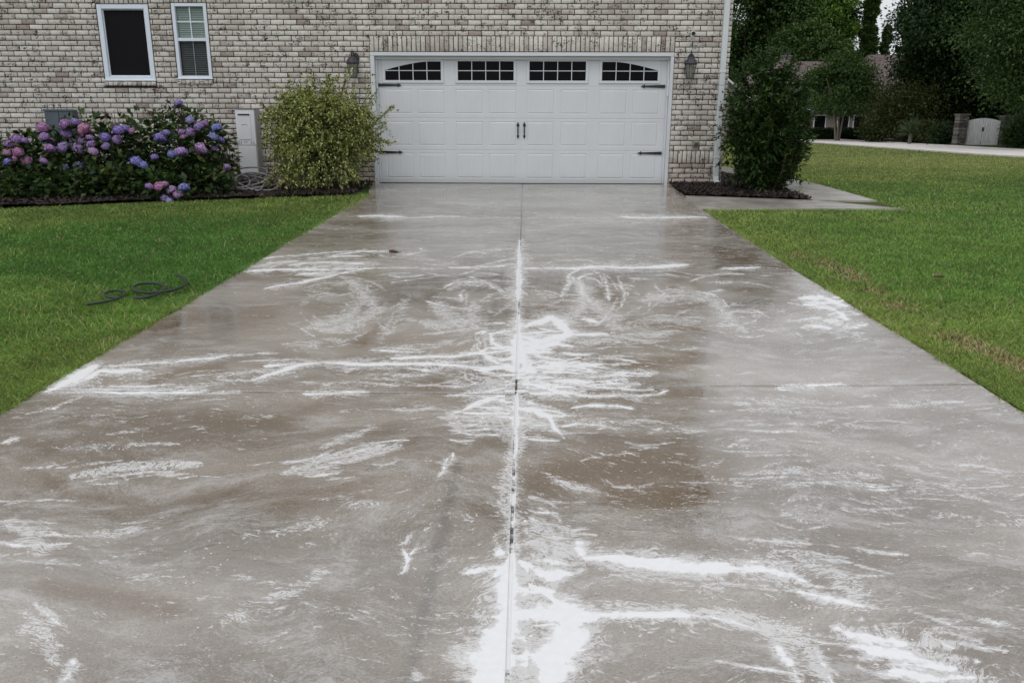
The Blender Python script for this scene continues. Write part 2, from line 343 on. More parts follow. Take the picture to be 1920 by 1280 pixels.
# spray around centre below joint
for a in ((-2.6,150,.6),(-2.75,170,.6),(-3.0,150,.7),(-.2,190,.7),(-.05,150,.75),(.15,130,.7),(.4,90,.6),(.7,80,.5),(-.35,150,.6),(3.0,120,.6),(2.7,90,.55)):
    c_, s_ = cos(a[0]), sin(a[0])*.35; fo(4, a[2]*.9, (985,722),(985+c_*a[1]*.5,722+s_*a[1]*.5+3),(985+c_*a[1],722+s_*a[1]))
fi(30, 1, (880,740),(960,730),(1080,728)); fi(36, .95, (900,775),(970,780),(1040,800)); fi(22, .8, (960,700),(1060,700),(1160,712))
fo(4, .85, (840,775),(870,770),(890,760),(930,755)); fo(4, .85, (850,778),(885,765),(905,752)); fo(5, .7, (900,745),(960,748)); fo(4, .7, (930,785),(960,770),(1000,775),(1030,790),(1045,805),(1050,820))
fo(4, .65, (935,790),(945,800),(960,806)); fo(5, .6, (975,760),(1010,765)); fo(2, .7, (872,690),(880,710),(900,728)); fo(2.4, .75, (905,700),(940,708),(965,722))
# transverse joints
fo(2.4, .95, (672,406),(700,405),(765,407)); fo(1.7, .75, (765,408),(860,406)); fo(1.5, .5, (860,407),(975,408)); fo(2.6, 1, (1165,406),(1215,408),(1325,408)); fo(1.5, .45, (990,408),(1165,409))
fo(2.6, .95, (510,503),(600,504),(700,503)); fo(2, .65, (700,503),(830,504)); fo(3, .95, (975,503),(1060,503),(1130,503)); fo(4, 1.05, (1080,502),(1150,499),(1210,500),(1290,496)); fo(2.2, .8, (1350,504),(1430,502))
fo(3, .7, (840,502),(900,498),(965,495)); fo(3, .6, (880,500),(930,490),(970,484)); fo(3, .6, (900,470),(960,466))
fo(4, .95, (460,507),(500,504),(520,503)); fo(3.4, .8, (540,497),(600,493),(690,492)); fo(3.2, .8, (500,493),(560,490)); fo(3, .75, (620,480),(680,470),(740,470)); fo(3, .85, (505,540),(560,530),(620,517),(660,508)); fo(2.5, .7, (480,487),(520,481),(600,474),(690,468)); fo(2.6, .7, (790,465),(800,470),(760,478))
fi(14, .8, (540,505),(620,500),(700,495)); fi(14, .6, (690,480),(780,480),(860,495)); fi(10, .55, (860,480),(960,480)); fi(14, .4, (850,400),(920,380),(900,420)); fi(12, .45, (640,430),(760,440))
# lacy swirls left of joint
fi(20, .85, (650,520),(680,550),(700,580),(660,610),(600,620)); fi(20, .8, (570,615),(630,600),(670,570)); fi(16, .6, (560,570),(600,540),(650,530)); fi(16, .7, (520,650),(590,645),(640,640))
fi(10, .85, (830,545),(860,530),(910,530),(940,545)); fo(2.4, .7, (832,540),(860,530),(905,528),(930,540)); fi(20, .8, (810,570),(850,590),(890,610),(840,610),(800,600)); fi(18, .8, (880,570),(905,600),(870,620)); fo(2.2,.65,(800,565),(830,572),(870,578)); fi(12, .6, (960,530),(955,570),(940,590))
fi(18, .6, (760,560),(740,600),(720,640)); fo(3.5, .8, (700,660),(740,662),(790,660)); fi(16, .6, (700,655),(800,650),(860,640)); fi(14,.55,(930,610),(880,640),(820,650))
# right of joint
fi(14, .9, (1070,520),(1095,550),(1085,580),(1050,610)); fo(5, .65, (1075,518),(1090,540),(1105,565)); fi(22, .75, (1100,560),(1140,590),(1160,620)); fi(20, .8, (1200,560),(1280,550),(1330,560)); fi(12, .9, (1310,545),(1350,570),(1370,600),(1390,620)); fo(2.5, .7, (1305,545),(1340,552),(1365,575)); fi(24, .65, (1130,620),(1220,600),(1320,600)); fi(20, .6, (1000,540),(1040,560),(1020,590)); fi(20, .7, (1060,640),(1150,640),(1260,620)); fi(16, .45, (1050,660),(1180,665),(1300,690)); fi(16, .5, (1120,470),(1200,480),(1330,500))
fi(14, .4, (1180,430),(1250,440),(1330,420)); fi(10, .5, (1380,475),(1420,490)); fi(16,.55,(1390,630),(1460,610),(1520,640))
# bright puddle by the right edge
fo(10, 1.05, (1500,560),(1540,558),(1575,572),(1590,575)); fo(8, .9, (1510,572),(1560,580),(1590,600)); fo(9, .75, (1540,596),(1590,612),(1620,610)); fo(3, .6, (1475,568),(1510,575)); fi(22, .7, (1520,600),(1580,620),(1620,630)); fo(2.3, .6, (1480,620),(1500,632)); fi(26, .4, (1480,680),(1600,670),(1720,690)); fo(4, .9, (1465,724),(1520,722),(1580,720)); fo(5, .8, (1825,715),(1860,728)); fi(16, .6, (1380,745),(1500,750),(1600,760)); fi(20, .45, (1600,740),(1750,760),(1850,800))
# mid right streaks
fi(20, .62, (1380,740),(1430,765),(1560,775)); fi(22, .55, (1080,790),(1200,800),(1300,815)); fo(6, .55, (1205,815),(1230,805)); fi(14, .6, (1330,840),(1390,830)); fi(14, .62, (1340,905),(1420,908),(1500,915)); fo(2.5, .5, (1350,905),(1420,910)); fi(22, .6, (1450,880),(1560,895),(1650,900)); fo(5, .6, (1790,868),(1840,872),(1880,880)); fi(16, .6, (1440,970),(1500,980),(1540,975)); fo(3, .55, (1430,970),(1480,985),(1540,975)); fi(24, .5, (1560,960),(1700,960),(1900,985)); fi(20,.5,(1700,900),(1800,920),(1920,930)); fo(2.6,.7,(1080,862),(1130,852),(1180,848)); fi(18,.5,(1000,870),(1060,905),(1150,930))
# near arcs
fo(17, 1.05, (1085,1045),(1160,1055),(1260,1060),(1360,1060)); fo(14, .85, (1360,1055),(1440,1065),(1500,1085)); fi(30, .8, (1400,1050),(1500,1060),(1600,1110)); fo(10, .75, (1490,1108),(1560,1118),(1640,1140)); fo(16, 1.0, (975,1052),(1010,1080),(1050,1075)); fo(9, 1, (1078,1015),(1085,1050)); fo(12, .62, (1000,975),(1040,985),(1060,1030)); fi(36, .95, (1030,980),(1045,1030),(1010,1080)); fo(5, .7, (985,975),(990,1000))
fo(22, 1.15, (965,1150),(1040,1150),(1110,1160)); fo(26, 1.2, (1070,1160),(1068,1210),(1045,1290)); fo(12, .95, (1110,1150),(1200,1152),(1290,1152)); fo(9, .78, (1290,1150),(1350,1160),(1410,1180)); fo(9, .62, (1410,1180),(1450,1205),(1480,1240),(1500,1290)); fi(18, .9, (1300,1140),(1400,1165),(1480,1200),(1550,1290)); fo(5, .7, (1525,1215),(1545,1250),(1560,1290))
fo(15, .85, (1560,1170),(1640,1195),(1700,1210)); fo(17, .95, (1600,1210),(1700,1235),(1800,1255)); fo(12, .85, (1680,1262),(1760,1272),(1840,1270)); fi(36, .9, (1580,1180),(1700,1220),(1850,1270)); fi(30, .5, (1600,1120),(1750,1160),(1900,1180)); fo(7, .8, (1720,1190),(1790,1220))
fo(16, 1.15, (950,1060),(930,1105),(938,1160)); fo(20, 1.2, (945,1150),(930,1220),(920,1300)); fo(9, 1, (905,1085),(940,1070)); fo(10, 1.2, (960,1035),(952,1100),(945,1300)); fo(9, .9, (925,1045),(945,1040)); fo(14, .7, (985,1200),(990,1290)); fi(40, 1, (1000,1190),(1000,1290)); fo(7, 1, (965,1100),(1010,1115),(1040,1140))
# left side
fi(14, .95, (545,880),(600,860),(680,842),(750,835)); fo(2.6, .72, (610,850),(680,835),(760,830)); fi(10, .85, (560,878),(640,866),(730,845)); fi(13, .85, (115,898),(200,880),(300,870),(380,868)); fi(11, .7, (600,840),(690,800),(720,800)); fi(9,.65,(200,810),(280,800)); fi(14, .55, (100,840),(200,835),(340,830)); fi(16, .6, (40,820),(10,830)); fo(7, .6, (0,830),(30,822)); fi(20, .45, (20,900),(80,910),(100,930)); fi(26, .8, (0,980),(60,1000),(90,1030)); fi(30, .5, (120,1010),(250,990),(330,960)); fi(26, .45, (300,1010),(200,1060),(400,1100)); fi(20, .62, (450,1000),(560,990),(620,970)); fi(16,.6,(560,985),(640,975)); fi(16,.5,(600,930),(700,940),(760,940)); fi(20, .5, (400,1060),(600,1130),(760,1150)); fi(40, .4, (500,1180),(700,1200),(880,1220)); fi(26, .6, (380,1180),(500,1130),(600,1060)); fi(20,.5,(640,770),(760,760),(860,770)); fi(14,.5,(450,790),(520,780)); fi(14,.4,(0,790),(80,770),(160,750))
fo(4, .72, (840,860),(835,878),(825,890)); fo(3, .7, (850,850),(846,868)); fo(2.6, .62, (760,995),(745,1015),(730,1020)); fo(4, .75, (740,1030),(750,1048),(745,1060),(738,1070)); fo(3, .6, (778,990),(784,1000)); fo(3.4, .65, (765,1030),(750,1045)); fo(7, .62, (75,1135),(95,1160),(120,1180)); fo(8, .62, (125,1230),(120,1260),(105,1285)); fi(24, .7, (80,1150),(110,1190),(120,1240)); fo(4,.6,(790,1250),(795,1275)); fi(24,.35,(250,1230),(400,1270))
# patches of clear water without soap, browned to paint in dark reflections
cle(36, 1, (1060,890),(1180,880),(1300,885)); cle(30, 1, (1180,930),(1280,930)); cle(24, .9, (120,1105),(220,1120),(320,1140)); cle(24, .6, (390,920),(560,930),(700,915)); cle(16, .5, (60,890),(130,935),(260,930)); cle(14, .8, (400,690),(330,700),(280,720)); cle(16, .8, (1130,545),(1150,560)); cle(14, .8, (1040,565),(1015,590)); cle(24, .7, (260,620),(380,600),(500,590)); cle(16, .8, (1100,675),(1200,680),(1320,665)); cle(12, .9, (1330,470),(1400,485)); cle(10, .8, (1180,600),(1400,635)); cle(20, .6, (640,740),(560,780),(400,800)); cle(14,.8,(1200,735),(1330,740)); cle(12,.8,(740,600),(680,640)); cle(20,.6,(860,680),(800,720))
_R = random.Random(21)
def swirl(cx, cy, sx, sy, n, wr, sr_, lr, bend=.25, ang=0.0):      # loose flow lines of suds around one spot
    for i in range(int(n*.62)):
        x, y = _R.gauss(cx, sx), _R.gauss(cy, sy); L = _R.uniform(*lr); k = (y-cy)/(sy*3+1); a = ang+_R.gauss(0, .10)+(x-cx)/(sx*6+1)*bend
        dx, dy = cos(a)*L/2, sin(a)*L/2*.5; b = _R.gauss(0, .12)*L*bend*1.6
        fo(_R.uniform(*wr)*1.25, _R.uniform(*sr_)*.86, (x-dx, y-dy), (x-dx*.3, y-dy*.3+b), (x+dx*.4, y+dy*.4+b*.8), (x+dx, y+dy))
def ring(cx, cy, rx, ry, n, wr, sr_):
    for i in range(n if rx < 60 else int(n*.62)):
        a0 = _R.choice((.4, 2.2, 3.6, 5.0))+_R.gauss(0, .5); da = _R.uniform(.4, 1.3); k = _R.uniform(.35, 1.5); cx += _R.gauss(0, rx*.16); cy += _R.gauss(0, ry*.12)
        fo(_R.uniform(*wr)*1.2, _R.uniform(*sr_)*.86, *[(cx+rx*k*cos(a0+da*t/5), cy+ry*k*sin(a0+da*t/5)) for t in range(6)])
swirl(1015, 685, 62, 24, 70, (2.6, 5), (.8, 1.2), (40, 130)); swirl(1060, 712, 80, 16, 44, (2.2, 4), (.75, 1.1), (50, 150), .2, -.06); swirl(950, 772, 66, 24, 44, (2.2, 4), (.75, 1.05), (40, 110), .3, .1)
swirl(1000, 640, 45, 16, 16, (2.5, 5), (.8, 1.05), (30, 90)); swirl(860, 690, 90, 14, 18, (1.6, 3), (.6, .85), (50, 130)); swirl(1180, 660, 90, 30, 22, (1.5, 2.6), (.5, .72), (40, 110)); swirl(1130, 800, 110, 30, 22, (1.6, 2.8), (.48, .7), (40, 110))
ring(965, 785, 55, 22, 16, (1.8, 3), (.65, .9)); ring(935, 645, 42, 24, 14, (1.8, 3), (.65, .9)); ring(905, 560, 70, 34, 24, (1.5, 2.4), (.5, .75)); ring(640, 580, 70, 45, 28, (1.5, 2.5), (.5, .72)); ring(840, 590, 90, 30, 16, (1.5, 2.3), (.5, .7)); ring(1090, 560, 45, 44, 20, (1.6, 2.8), (.5, .8)); ring(1180, 590, 60, 40, 20, (1.5, 2.5), (.5, .72)); ring(1340, 570, 80, 36, 24, (1.5, 2.6), (.5, .75)); ring(1250, 620, 90, 22, 16, (1.5, 2.3), (.45, .65))
swirl(760, 520, 150, 20, 26, (1.4, 2.3), (.45, .7), (40, 120), .3, -.05); swirl(1180, 530, 140, 24, 24, (1.4, 2.3), (.45, .65), (40, 110)); swirl(600, 500, 60, 14, 18, (1.8, 3), (.55, .85), (60, 150), .2, -.08); swirl(700, 700, 190, 14, 28, (1.6, 2.6), (.5, .75), (50, 140), .2, -.04); swirl(350, 710, 90, 9, 16, (1.8, 3), (.55, .8), (50, 140), .1, 0)
swirl(1560, 590, 34, 18, 16, (3, 6), (.7, 1.0), (30, 80)); swirl(1450, 780, 190, 26, 34, (1.6, 3), (.45, .68), (60, 190), .15, .03); swirl(1600, 910, 220, 30, 34, (1.8, 3), (.42, .62), (60, 200), .12, .05); swirl(1450, 1060, 130, 24, 24, (2, 4), (.5, .72), (60, 190), .2, .22); swirl(1700, 1210, 110, 34, 24, (3, 6), (.55, .85), (80, 240), .15, .35); swirl(1250, 1050, 130, 14, 18, (3, 6), (.6, .9), (80, 200), .1, .03); swirl(1200, 1145, 120, 10, 14, (3, 5), (.6, .85), (80, 180), .1, .02)
swirl(650, 860, 70, 13, 16, (1.8, 3), (.5, .72), (60, 150), .2, -.3); swirl(250, 880, 90, 11, 16, (1.8, 3), (.5, .7), (60, 160), .15, -.15); swirl(60, 1000, 60, 34, 18, (2, 3.5), (.5, .7), (50, 130), .2, .1); swirl(1030, 1030, 30, 34, 16, (3, 6), (.55, .85), (30, 90)); swirl(1000, 1120, 40, 30, 14, (4, 8), (.7, 1), (40, 110)); ring(1030, 1020, 50, 50, 10, (3, 5), (.5, .75))
fo(9, 1.25, (985,640),(1020,650),(1050,640)); fo(12, 1.2, (975,660),(985,690),(1000,700)); fo(5, 1.1, (1000,690),(1060,688),(1120,682)); fo(4, 1.1, (905,668),(930,682),(965,690)); fo(5, 1.1, (980,720),(1040,735),(1110,742)); fo(5, 1.0, (940,745),(900,755),(870,770)); fo(6, 1.1, (970,765),(1000,770),(1030,785),(1045,805))
#ENDFOAM
sin_, cos_ = np.sin, np.cos
def dfield(px, py, strokes, ws=1.0, tp=True):
    out = np.zeros(px.shape, np.float32)
    for w_, s_, pts in strokes:
        pts = np.array(pts, float); R = w_*3.2
        x0, x1, y0, y1 = pts[:, 0].min()-R*2.2, pts[:, 0].max()+R*2.2, pts[:, 1].min()-R, pts[:, 1].max()+R
        idx = np.nonzero((px > x0) & (px < x1) & (py > y0) & (py < y1))[0]
        if len(idx) == 0: continue
        X = px[idx]; Yv = py[idx]; d = np.full(len(idx), 1e9); sb = np.zeros(len(idx))
        sl_ = np.hypot(*(pts[1:]-pts[:-1]).T); cs = np.r_[0, np.cumsum(sl_)]; tot = cs[-1]+1e-9
        for i, ((ax_, ay_), (bx_, by_)) in enumerate(zip(pts[:-1], pts[1:])):
            dx, dy = bx_-ax_, by_-ay_; t = np.clip(((X-ax_)*dx+(Yv-ay_)*dy)/(dx*dx+dy*dy+1e-9), 0, 1)
            ex = (X-ax_-t*dx)*.5; ey = Yv-ay_-t*dy; dd = np.hypot(ex, ey); c = dd < d; d[c] = dd[c]; sb[c] = (cs[i]+t[c]*sl_[i])/tot
        wl = w_*ws*(1+.35*np.clip((Yv-1000)/80, 0, 1))*(.35+.65*np.sqrt(np.clip(sin_(pi*sb), 0, 1))) if tp else w_*ws
        out[idx] = np.maximum(out[idx], s_*(np.exp(-(d/wl)**2*.7) if not tp else np.exp(-(d/(wl*1.12))**1.35)))
    return out
def build_driveway():
    # rows: joint lines are real grooves; spacing follows distance
    def edgeL(y): return np.interp(y, [-8, 12, 13.0, 13.72], [-2.32, -2.33, -2.50, -2.56])
    def edgeR(y): return np.interp(y, [-8, 7, 9.8, 12, 13.72], [2.26, 2.25, 2.29, 2.38, 2.45])
    jl = [-3.0, .30, 1.40, 3.58, 6.56, 9.65, 13.70]; jr = [-3.0, .30, 1.40, 3.66, 6.56, 9.65, 13.70]
    def rows(js):
        r = [np.linspace(-8, js[0]-.01, 10)]
        for a, b in zip(js[:-1], js[1:]):
            nn = {0: 20, 1: 24}.get(js.index(a), 0) or (560 if a < 3 else 330 if a < 6 else 230 if a < 9 else 150)
            A, B = max(a, .2), max(b, .3); t = np.linspace(0, 1, nn)
            yy = (1/(1/A+(1/B-1/A)*t)) if a > 0 else a+(b-a)*t
            r.append(yy[1:-1]); 
            if b < 13.6: r.append(np.array([b-.010, b-.0075, b-.0045, b+.0045, b+.0075, b+.010]))
        r[0] = np.r_[r[0], [js[0]-.008, js[0]-.0045, js[0]+.0045, js[0]+.008]]
        r.append(np.array([13.72])); 
        return np.concatenate(r)
    mesh_v, mesh_f, n0 = [], [], 0
    for side in (0, 1):
        ry = rows(jl if side == 0 else jr); nyr = len(ry); nxr = 420
        u = np.linspace(0, 1, nxr)
        U, Yg = np.meshgrid(u, ry)
        if side == 0: e = edgeL(Yg); Xg = e + (JX-.0055-e)*(1-(1-U)**1.15)
        else:
            e = edgeR(Yg); Xg = (JX+.0055) + (e-JX-.0055)*(U**1.15)
            s = (Xg-JX)/2.3; Yg = Yg + np.where((Yg > .6) & (Yg < 6.4), s*.10*np.exp(-((Yg-3.66)/1.2)**2), 0)   # right joint is not quite square
        Z = H(Yg).copy()+.0
        jrow = np.zeros(nyr)
        for j in (jl if side == 0 else jr)[:-1]:
            if j == 1.40: continue
            jrow[np.abs(ry-j) < .0055] = 1
        Z -= jrow[:, None]*.016
        ex = (U < 1e-6) if side == 0 else (U > 1-1e-6)
        # ragged outer edge
        Xg = Xg + np.where(ex, (fbm(Yg*9, Yg*0+side*5)-.5)*.03+(fbm(Yg*1.9, Yg*0+side*5+2, 3)-.5)*.07, 0)
        Z = Z + (fbm(Xg*1.3+4, Yg*1.3)-.5)*.006
        I = np.arange(nyr*nxr).reshape(nyr, nxr)+n0
        mesh_v.append(np.c_[Xg.ravel(), Yg.ravel(), Z.ravel(), np.repeat(jrow, nxr)])
        mesh_f.append(np.c_[I[:-1, :-1].ravel(), I[:-1, 1:].ravel(), I[1:, 1:].ravel(), I[1:, :-1].ravel()]); n0 += nyr*nxr
        # skirts on both long sides
        for c in (0, nxr-1):
            b = np.c_[Xg[:, c], Yg[:, c], Z[:, c]-(.03 if (c == 0) == (side == 1) else .12), np.ones(nyr)*(1 if (c == 0) == (side == 1) else 0)]
            J = np.arange(nyr)+n0; q = np.c_[I[:-1, c], I[1:, c], J[1:], J[:-1]]
            mesh_v.append(b); mesh_f.append(q if c == 0 else q[:, ::-1]); n0 += nyr
    # floor of the centre joint
    jy = np.linspace(-8, 13.7, 700); a = np.c_[np.full(700, JX-.0065), jy, H(jy)-.009, np.ones(700)]; b = a.copy(); b[:, 0] = JX+.0065
    I = np.arange(700)+n0; mesh_v += [a, b]; mesh_f.append(np.c_[I[:-1], I[:-1]+700, I[1:]+700, I[1:]])
    Vv = np.concatenate(mesh_v); Ff = np.concatenate(mesh_f); P3 = Vv[:, :3]
    front = P3[:, 1] > 1.2
    px = np.full(len(P3), -1e4); py = px.copy(); q = P3[front]
    a_, b_ = proj(q); px[front], py[front] = a_, b_
    X, Yy = P3[:, 0], P3[:, 1]
    k = np.clip((py-300)/500, .15, 1.6)
    px2 = px + (fbm(X*1.6+5, Yy*1.6, 5)-.5)*90*k + (fbm(X*9, Yy*9, 3)-.5)*14*k; py2 = py + (fbm(X*1.6+50, Yy*1.6+9, 5)-.5)*22*k + (fbm(X*9+3, Yy*9, 3)-.5)*5*k
    near = np.abs(px-969) < 22
    wx = (fbm(X*3, Yy*3, 3)-.5)*50*k + (fbm(X*16, Yy*10, 3)-.5)*8*k; wy = (fbm(X*2.2+50, Yy*3+9, 3)-.5)*18*k + (fbm(X*14+3, Yy*12, 3)-.5)*3.5*k
    nf = np.where(near, .12, 1.0)
    foam = dfield(px+wx*nf, py+wy*nf, FO, .80)
    foam *= .74 + .66*fbm(X*4.5+1, Yy*6.5, 4)
    FO3 = [(min(w_*2.6+5, 34), s_*.78, p_) for w_, s_, p_ in FO]
    film = np.maximum(np.maximum(dfield(px2, py2, FI), dfield(px+wx, py+wy, FO3)), .04+.46*fbm(X*.9+3, Yy*1.5, 4)+.07*np.clip(X/1.2, 0, 1)); clr = dfield(px2, py2, CLR, 1.0, False)
    tr = np.exp(-((X+.30-.02*Yy)/.022)**2)*np.clip(1.8-.3*np.abs(Yy-2.4), 0, 1) * (fbm(X*3, Yy*2) > .42)
    o = npmesh('driveway', P3, Ff, CONC, None, True, dict(foam=foam, film=film, clear=clr, joint=Vv[:, 3], track=tr))
    tag(o, 'wet concrete driveway streaked with white soap foam', 'driveway', kind='structure')
build_driveway()

# ---------------------------------------------------------------- path, road, mulch
PATHC = simple('path_concrete', (.36, .33, .295), .22, 0, .25, 3, .3)
ROADC = simple('road_surface', (.70, .66, .63), .7, 0, .12, 1.2, .3)
path_poly = [(2.385, 11.97), (2.28, 10.46), (4.98, 10.56), (4.98, 26), (4.12, 26), (4.10, 11.44)]
tag(strip('path', [path_poly[i] for i in (0, 1, 2, 5)], .012, PATHC, .05), 'damp concrete path running from the driveway to the walk', 'path', kind='structure')
mbp = MB()
for i in range(12):
    y0, y1 = 11.45+i*1.2+(0 if i else .0), 11.45+(i+1)*1.2-.008
    mbp.add([(4.10, y0, float(H(y0))+.012), (4.98, y0, float(H(y0))+.012), (4.98, y1, float(H(y1))+.012), (4.10, y1, float(H(y1))+.012), (4.10, y0, float(H(y0))-.05), (4.98, y0, float(H(y0))-.05), (4.98, y1, float(H(y1))-.05), (4.10, y1, float(H(y1))-.05)], [(0,1,2,3),(0,4,5,1),(1,5,6,2),(2,6,7,3),(3,7,4,0)])
tag(mbp.build('path', PATHC), 'concrete walk leading back along the side of the house', 'path', kind='structure')
mbr = MB(); N = 40
ry = np.linspace(8, 78, N)
for a, b in zip(ry[:-1], ry[1:]):
    mbr.add([(22, a, float(H(a))+.012), (28, a, float(H(a))+.012), (28, b, float(H(b))+.012), (22, b, float(H(b))+.012)], [(0,1,2,3)])
mbr.add([(-40, 78, -.108), (60, 78, -.108), (60, 86, -.108), (-40, 86, -.108)], [(0,1,2,3)])
for x0, x1 in ((21.7, 22), (28, 28.3)):
    for a, b in zip(ry[:-1], ry[1:]): mbr.add([(x0, a, float(H(a))+.06), (x1, a, float(H(a))+.06), (x1, b, float(H(b))+.06), (x0, b, float(H(b))+.06), (x0, a, -.2), (x1, a, -.2), (x1, b, -.2), (x0, b, -.2)], [(0,1,2,3),(0,3,7,4),(1,5,6,2),(0,4,5,1)])
tag(mbr.build('road', ROADC), 'pale residential street beyond the lawn', 'road', kind='structure')

def mulch_mat():
    m, n, p, o = mat('bark_mulch'); g = G(n)
    g.put(p.inputs['Base Color'], g.ramp(g.rand(), [(0, (.008, .005, .004)), (.6, (.020, .011, .009)), (1, (.055, .030, .022))])); p.inputs['Roughness'].default_value = .7; return m
MUL = mulch_mat(); SOIL = simple('dark_soil', (.018, .011, .009), .9, 0, .4, 12, .6)
from itertools import product
def inpoly(x, y, poly):
    r = np.zeros(len(x), bool); n = len(poly)
    for i in range(n):
        (xa, ya), (xb, yb) = poly[i], poly[(i+1) % n]
        with np.errstate(divide='ignore', invalid='ignore'):
            r ^= ((ya > y) != (yb > y)) & (x < (xb-xa)*(y-ya)/(yb-ya+1e-12)+xa)
    return r
bedL = [(-13, 8.6), (-9, 9.45), (-6.76, 10.26), (-5.02, 11.02), (-3.9, 11.45), (-3.0, 11.76), (-2.50, 11.92), (-2.52, 13.72), (-13, 13.72)]
bedR = [(2.43, 13.70), (2.40, 11.98), (3.3, 11.72), (4.10, 11.46), (4.10, 22), (3.36, 22), (3.36, 13.70)]
def mulch(poly, n, label, sz=.022):
    x0, x1 = min(p[0] for p in poly), max(p[0] for p in poly); y0, y1 = min(p[1] for p in poly), max(p[1] for p in poly)
    X = rng.uniform(x0, x1, n*3); Y = rng.uniform(y0, y1, n*3); k = inpoly(X, Y, poly); X, Y = X[k][:n], Y[k][:n]; m = len(X)
    th = rng.uniform(0, pi, m); tl = rng.normal(0, .45, m); L = sz*rng.uniform(.5, 1.6, m); Wd = L*rng.uniform(.2, .5, m)
    Z = H(Y)+.02+.03*fbm(X*3, Y*3)+rng.uniform(0, .015, m)
    d = np.c_[cos_(th)*cos_(tl), sin_(th)*cos_(tl), sin_(tl)]*L[:, None]; s = np.c_[-sin_(th), cos_(th), rng.normal(0, .3, m)]*Wd[:, None]; c = np.c_[X, Y, Z]
    V = np.stack([c-d-s, c+d-s, c+d+s, c-d+s], 1).reshape(-1, 3); Fc = np.arange(m*4).reshape(-1, 4)
    # undulating soil under the chips, same mesh
    gx, gy = np.meshgrid(np.linspace(x0, x1, 120), np.linspace(y0, y1, 60)); kk = inpoly(gx.ravel(), gy.ravel(), poly)
    gz = H(gy)+.012+.03*fbm(gx*3, gy*3); I = np.arange(120*60).reshape(60, 120)
    q = np.c_[I[:-1, :-1].ravel(), I[:-1, 1:].ravel(), I[1:, 1:].ravel(), I[1:, :-1].ravel()]; q = q[kk[q].all(1)]
    V = np.concatenate([V, np.c_[gx.ravel(), gy.ravel(), gz.ravel()]]); Fc = np.concatenate([Fc, q+m*4])
    tag(npmesh('mulch', V, Fc, MUL), label, 'mulch', kind='stuff')
cos_, sin_ = np.cos, np.sin
mulch(bedL, 22000, 'dark shredded bark mulch bed under the hydrangeas along the brick wall')
mulch(bedR, 12000, 'dark red-brown bark mulch bed at the right corner of the house')

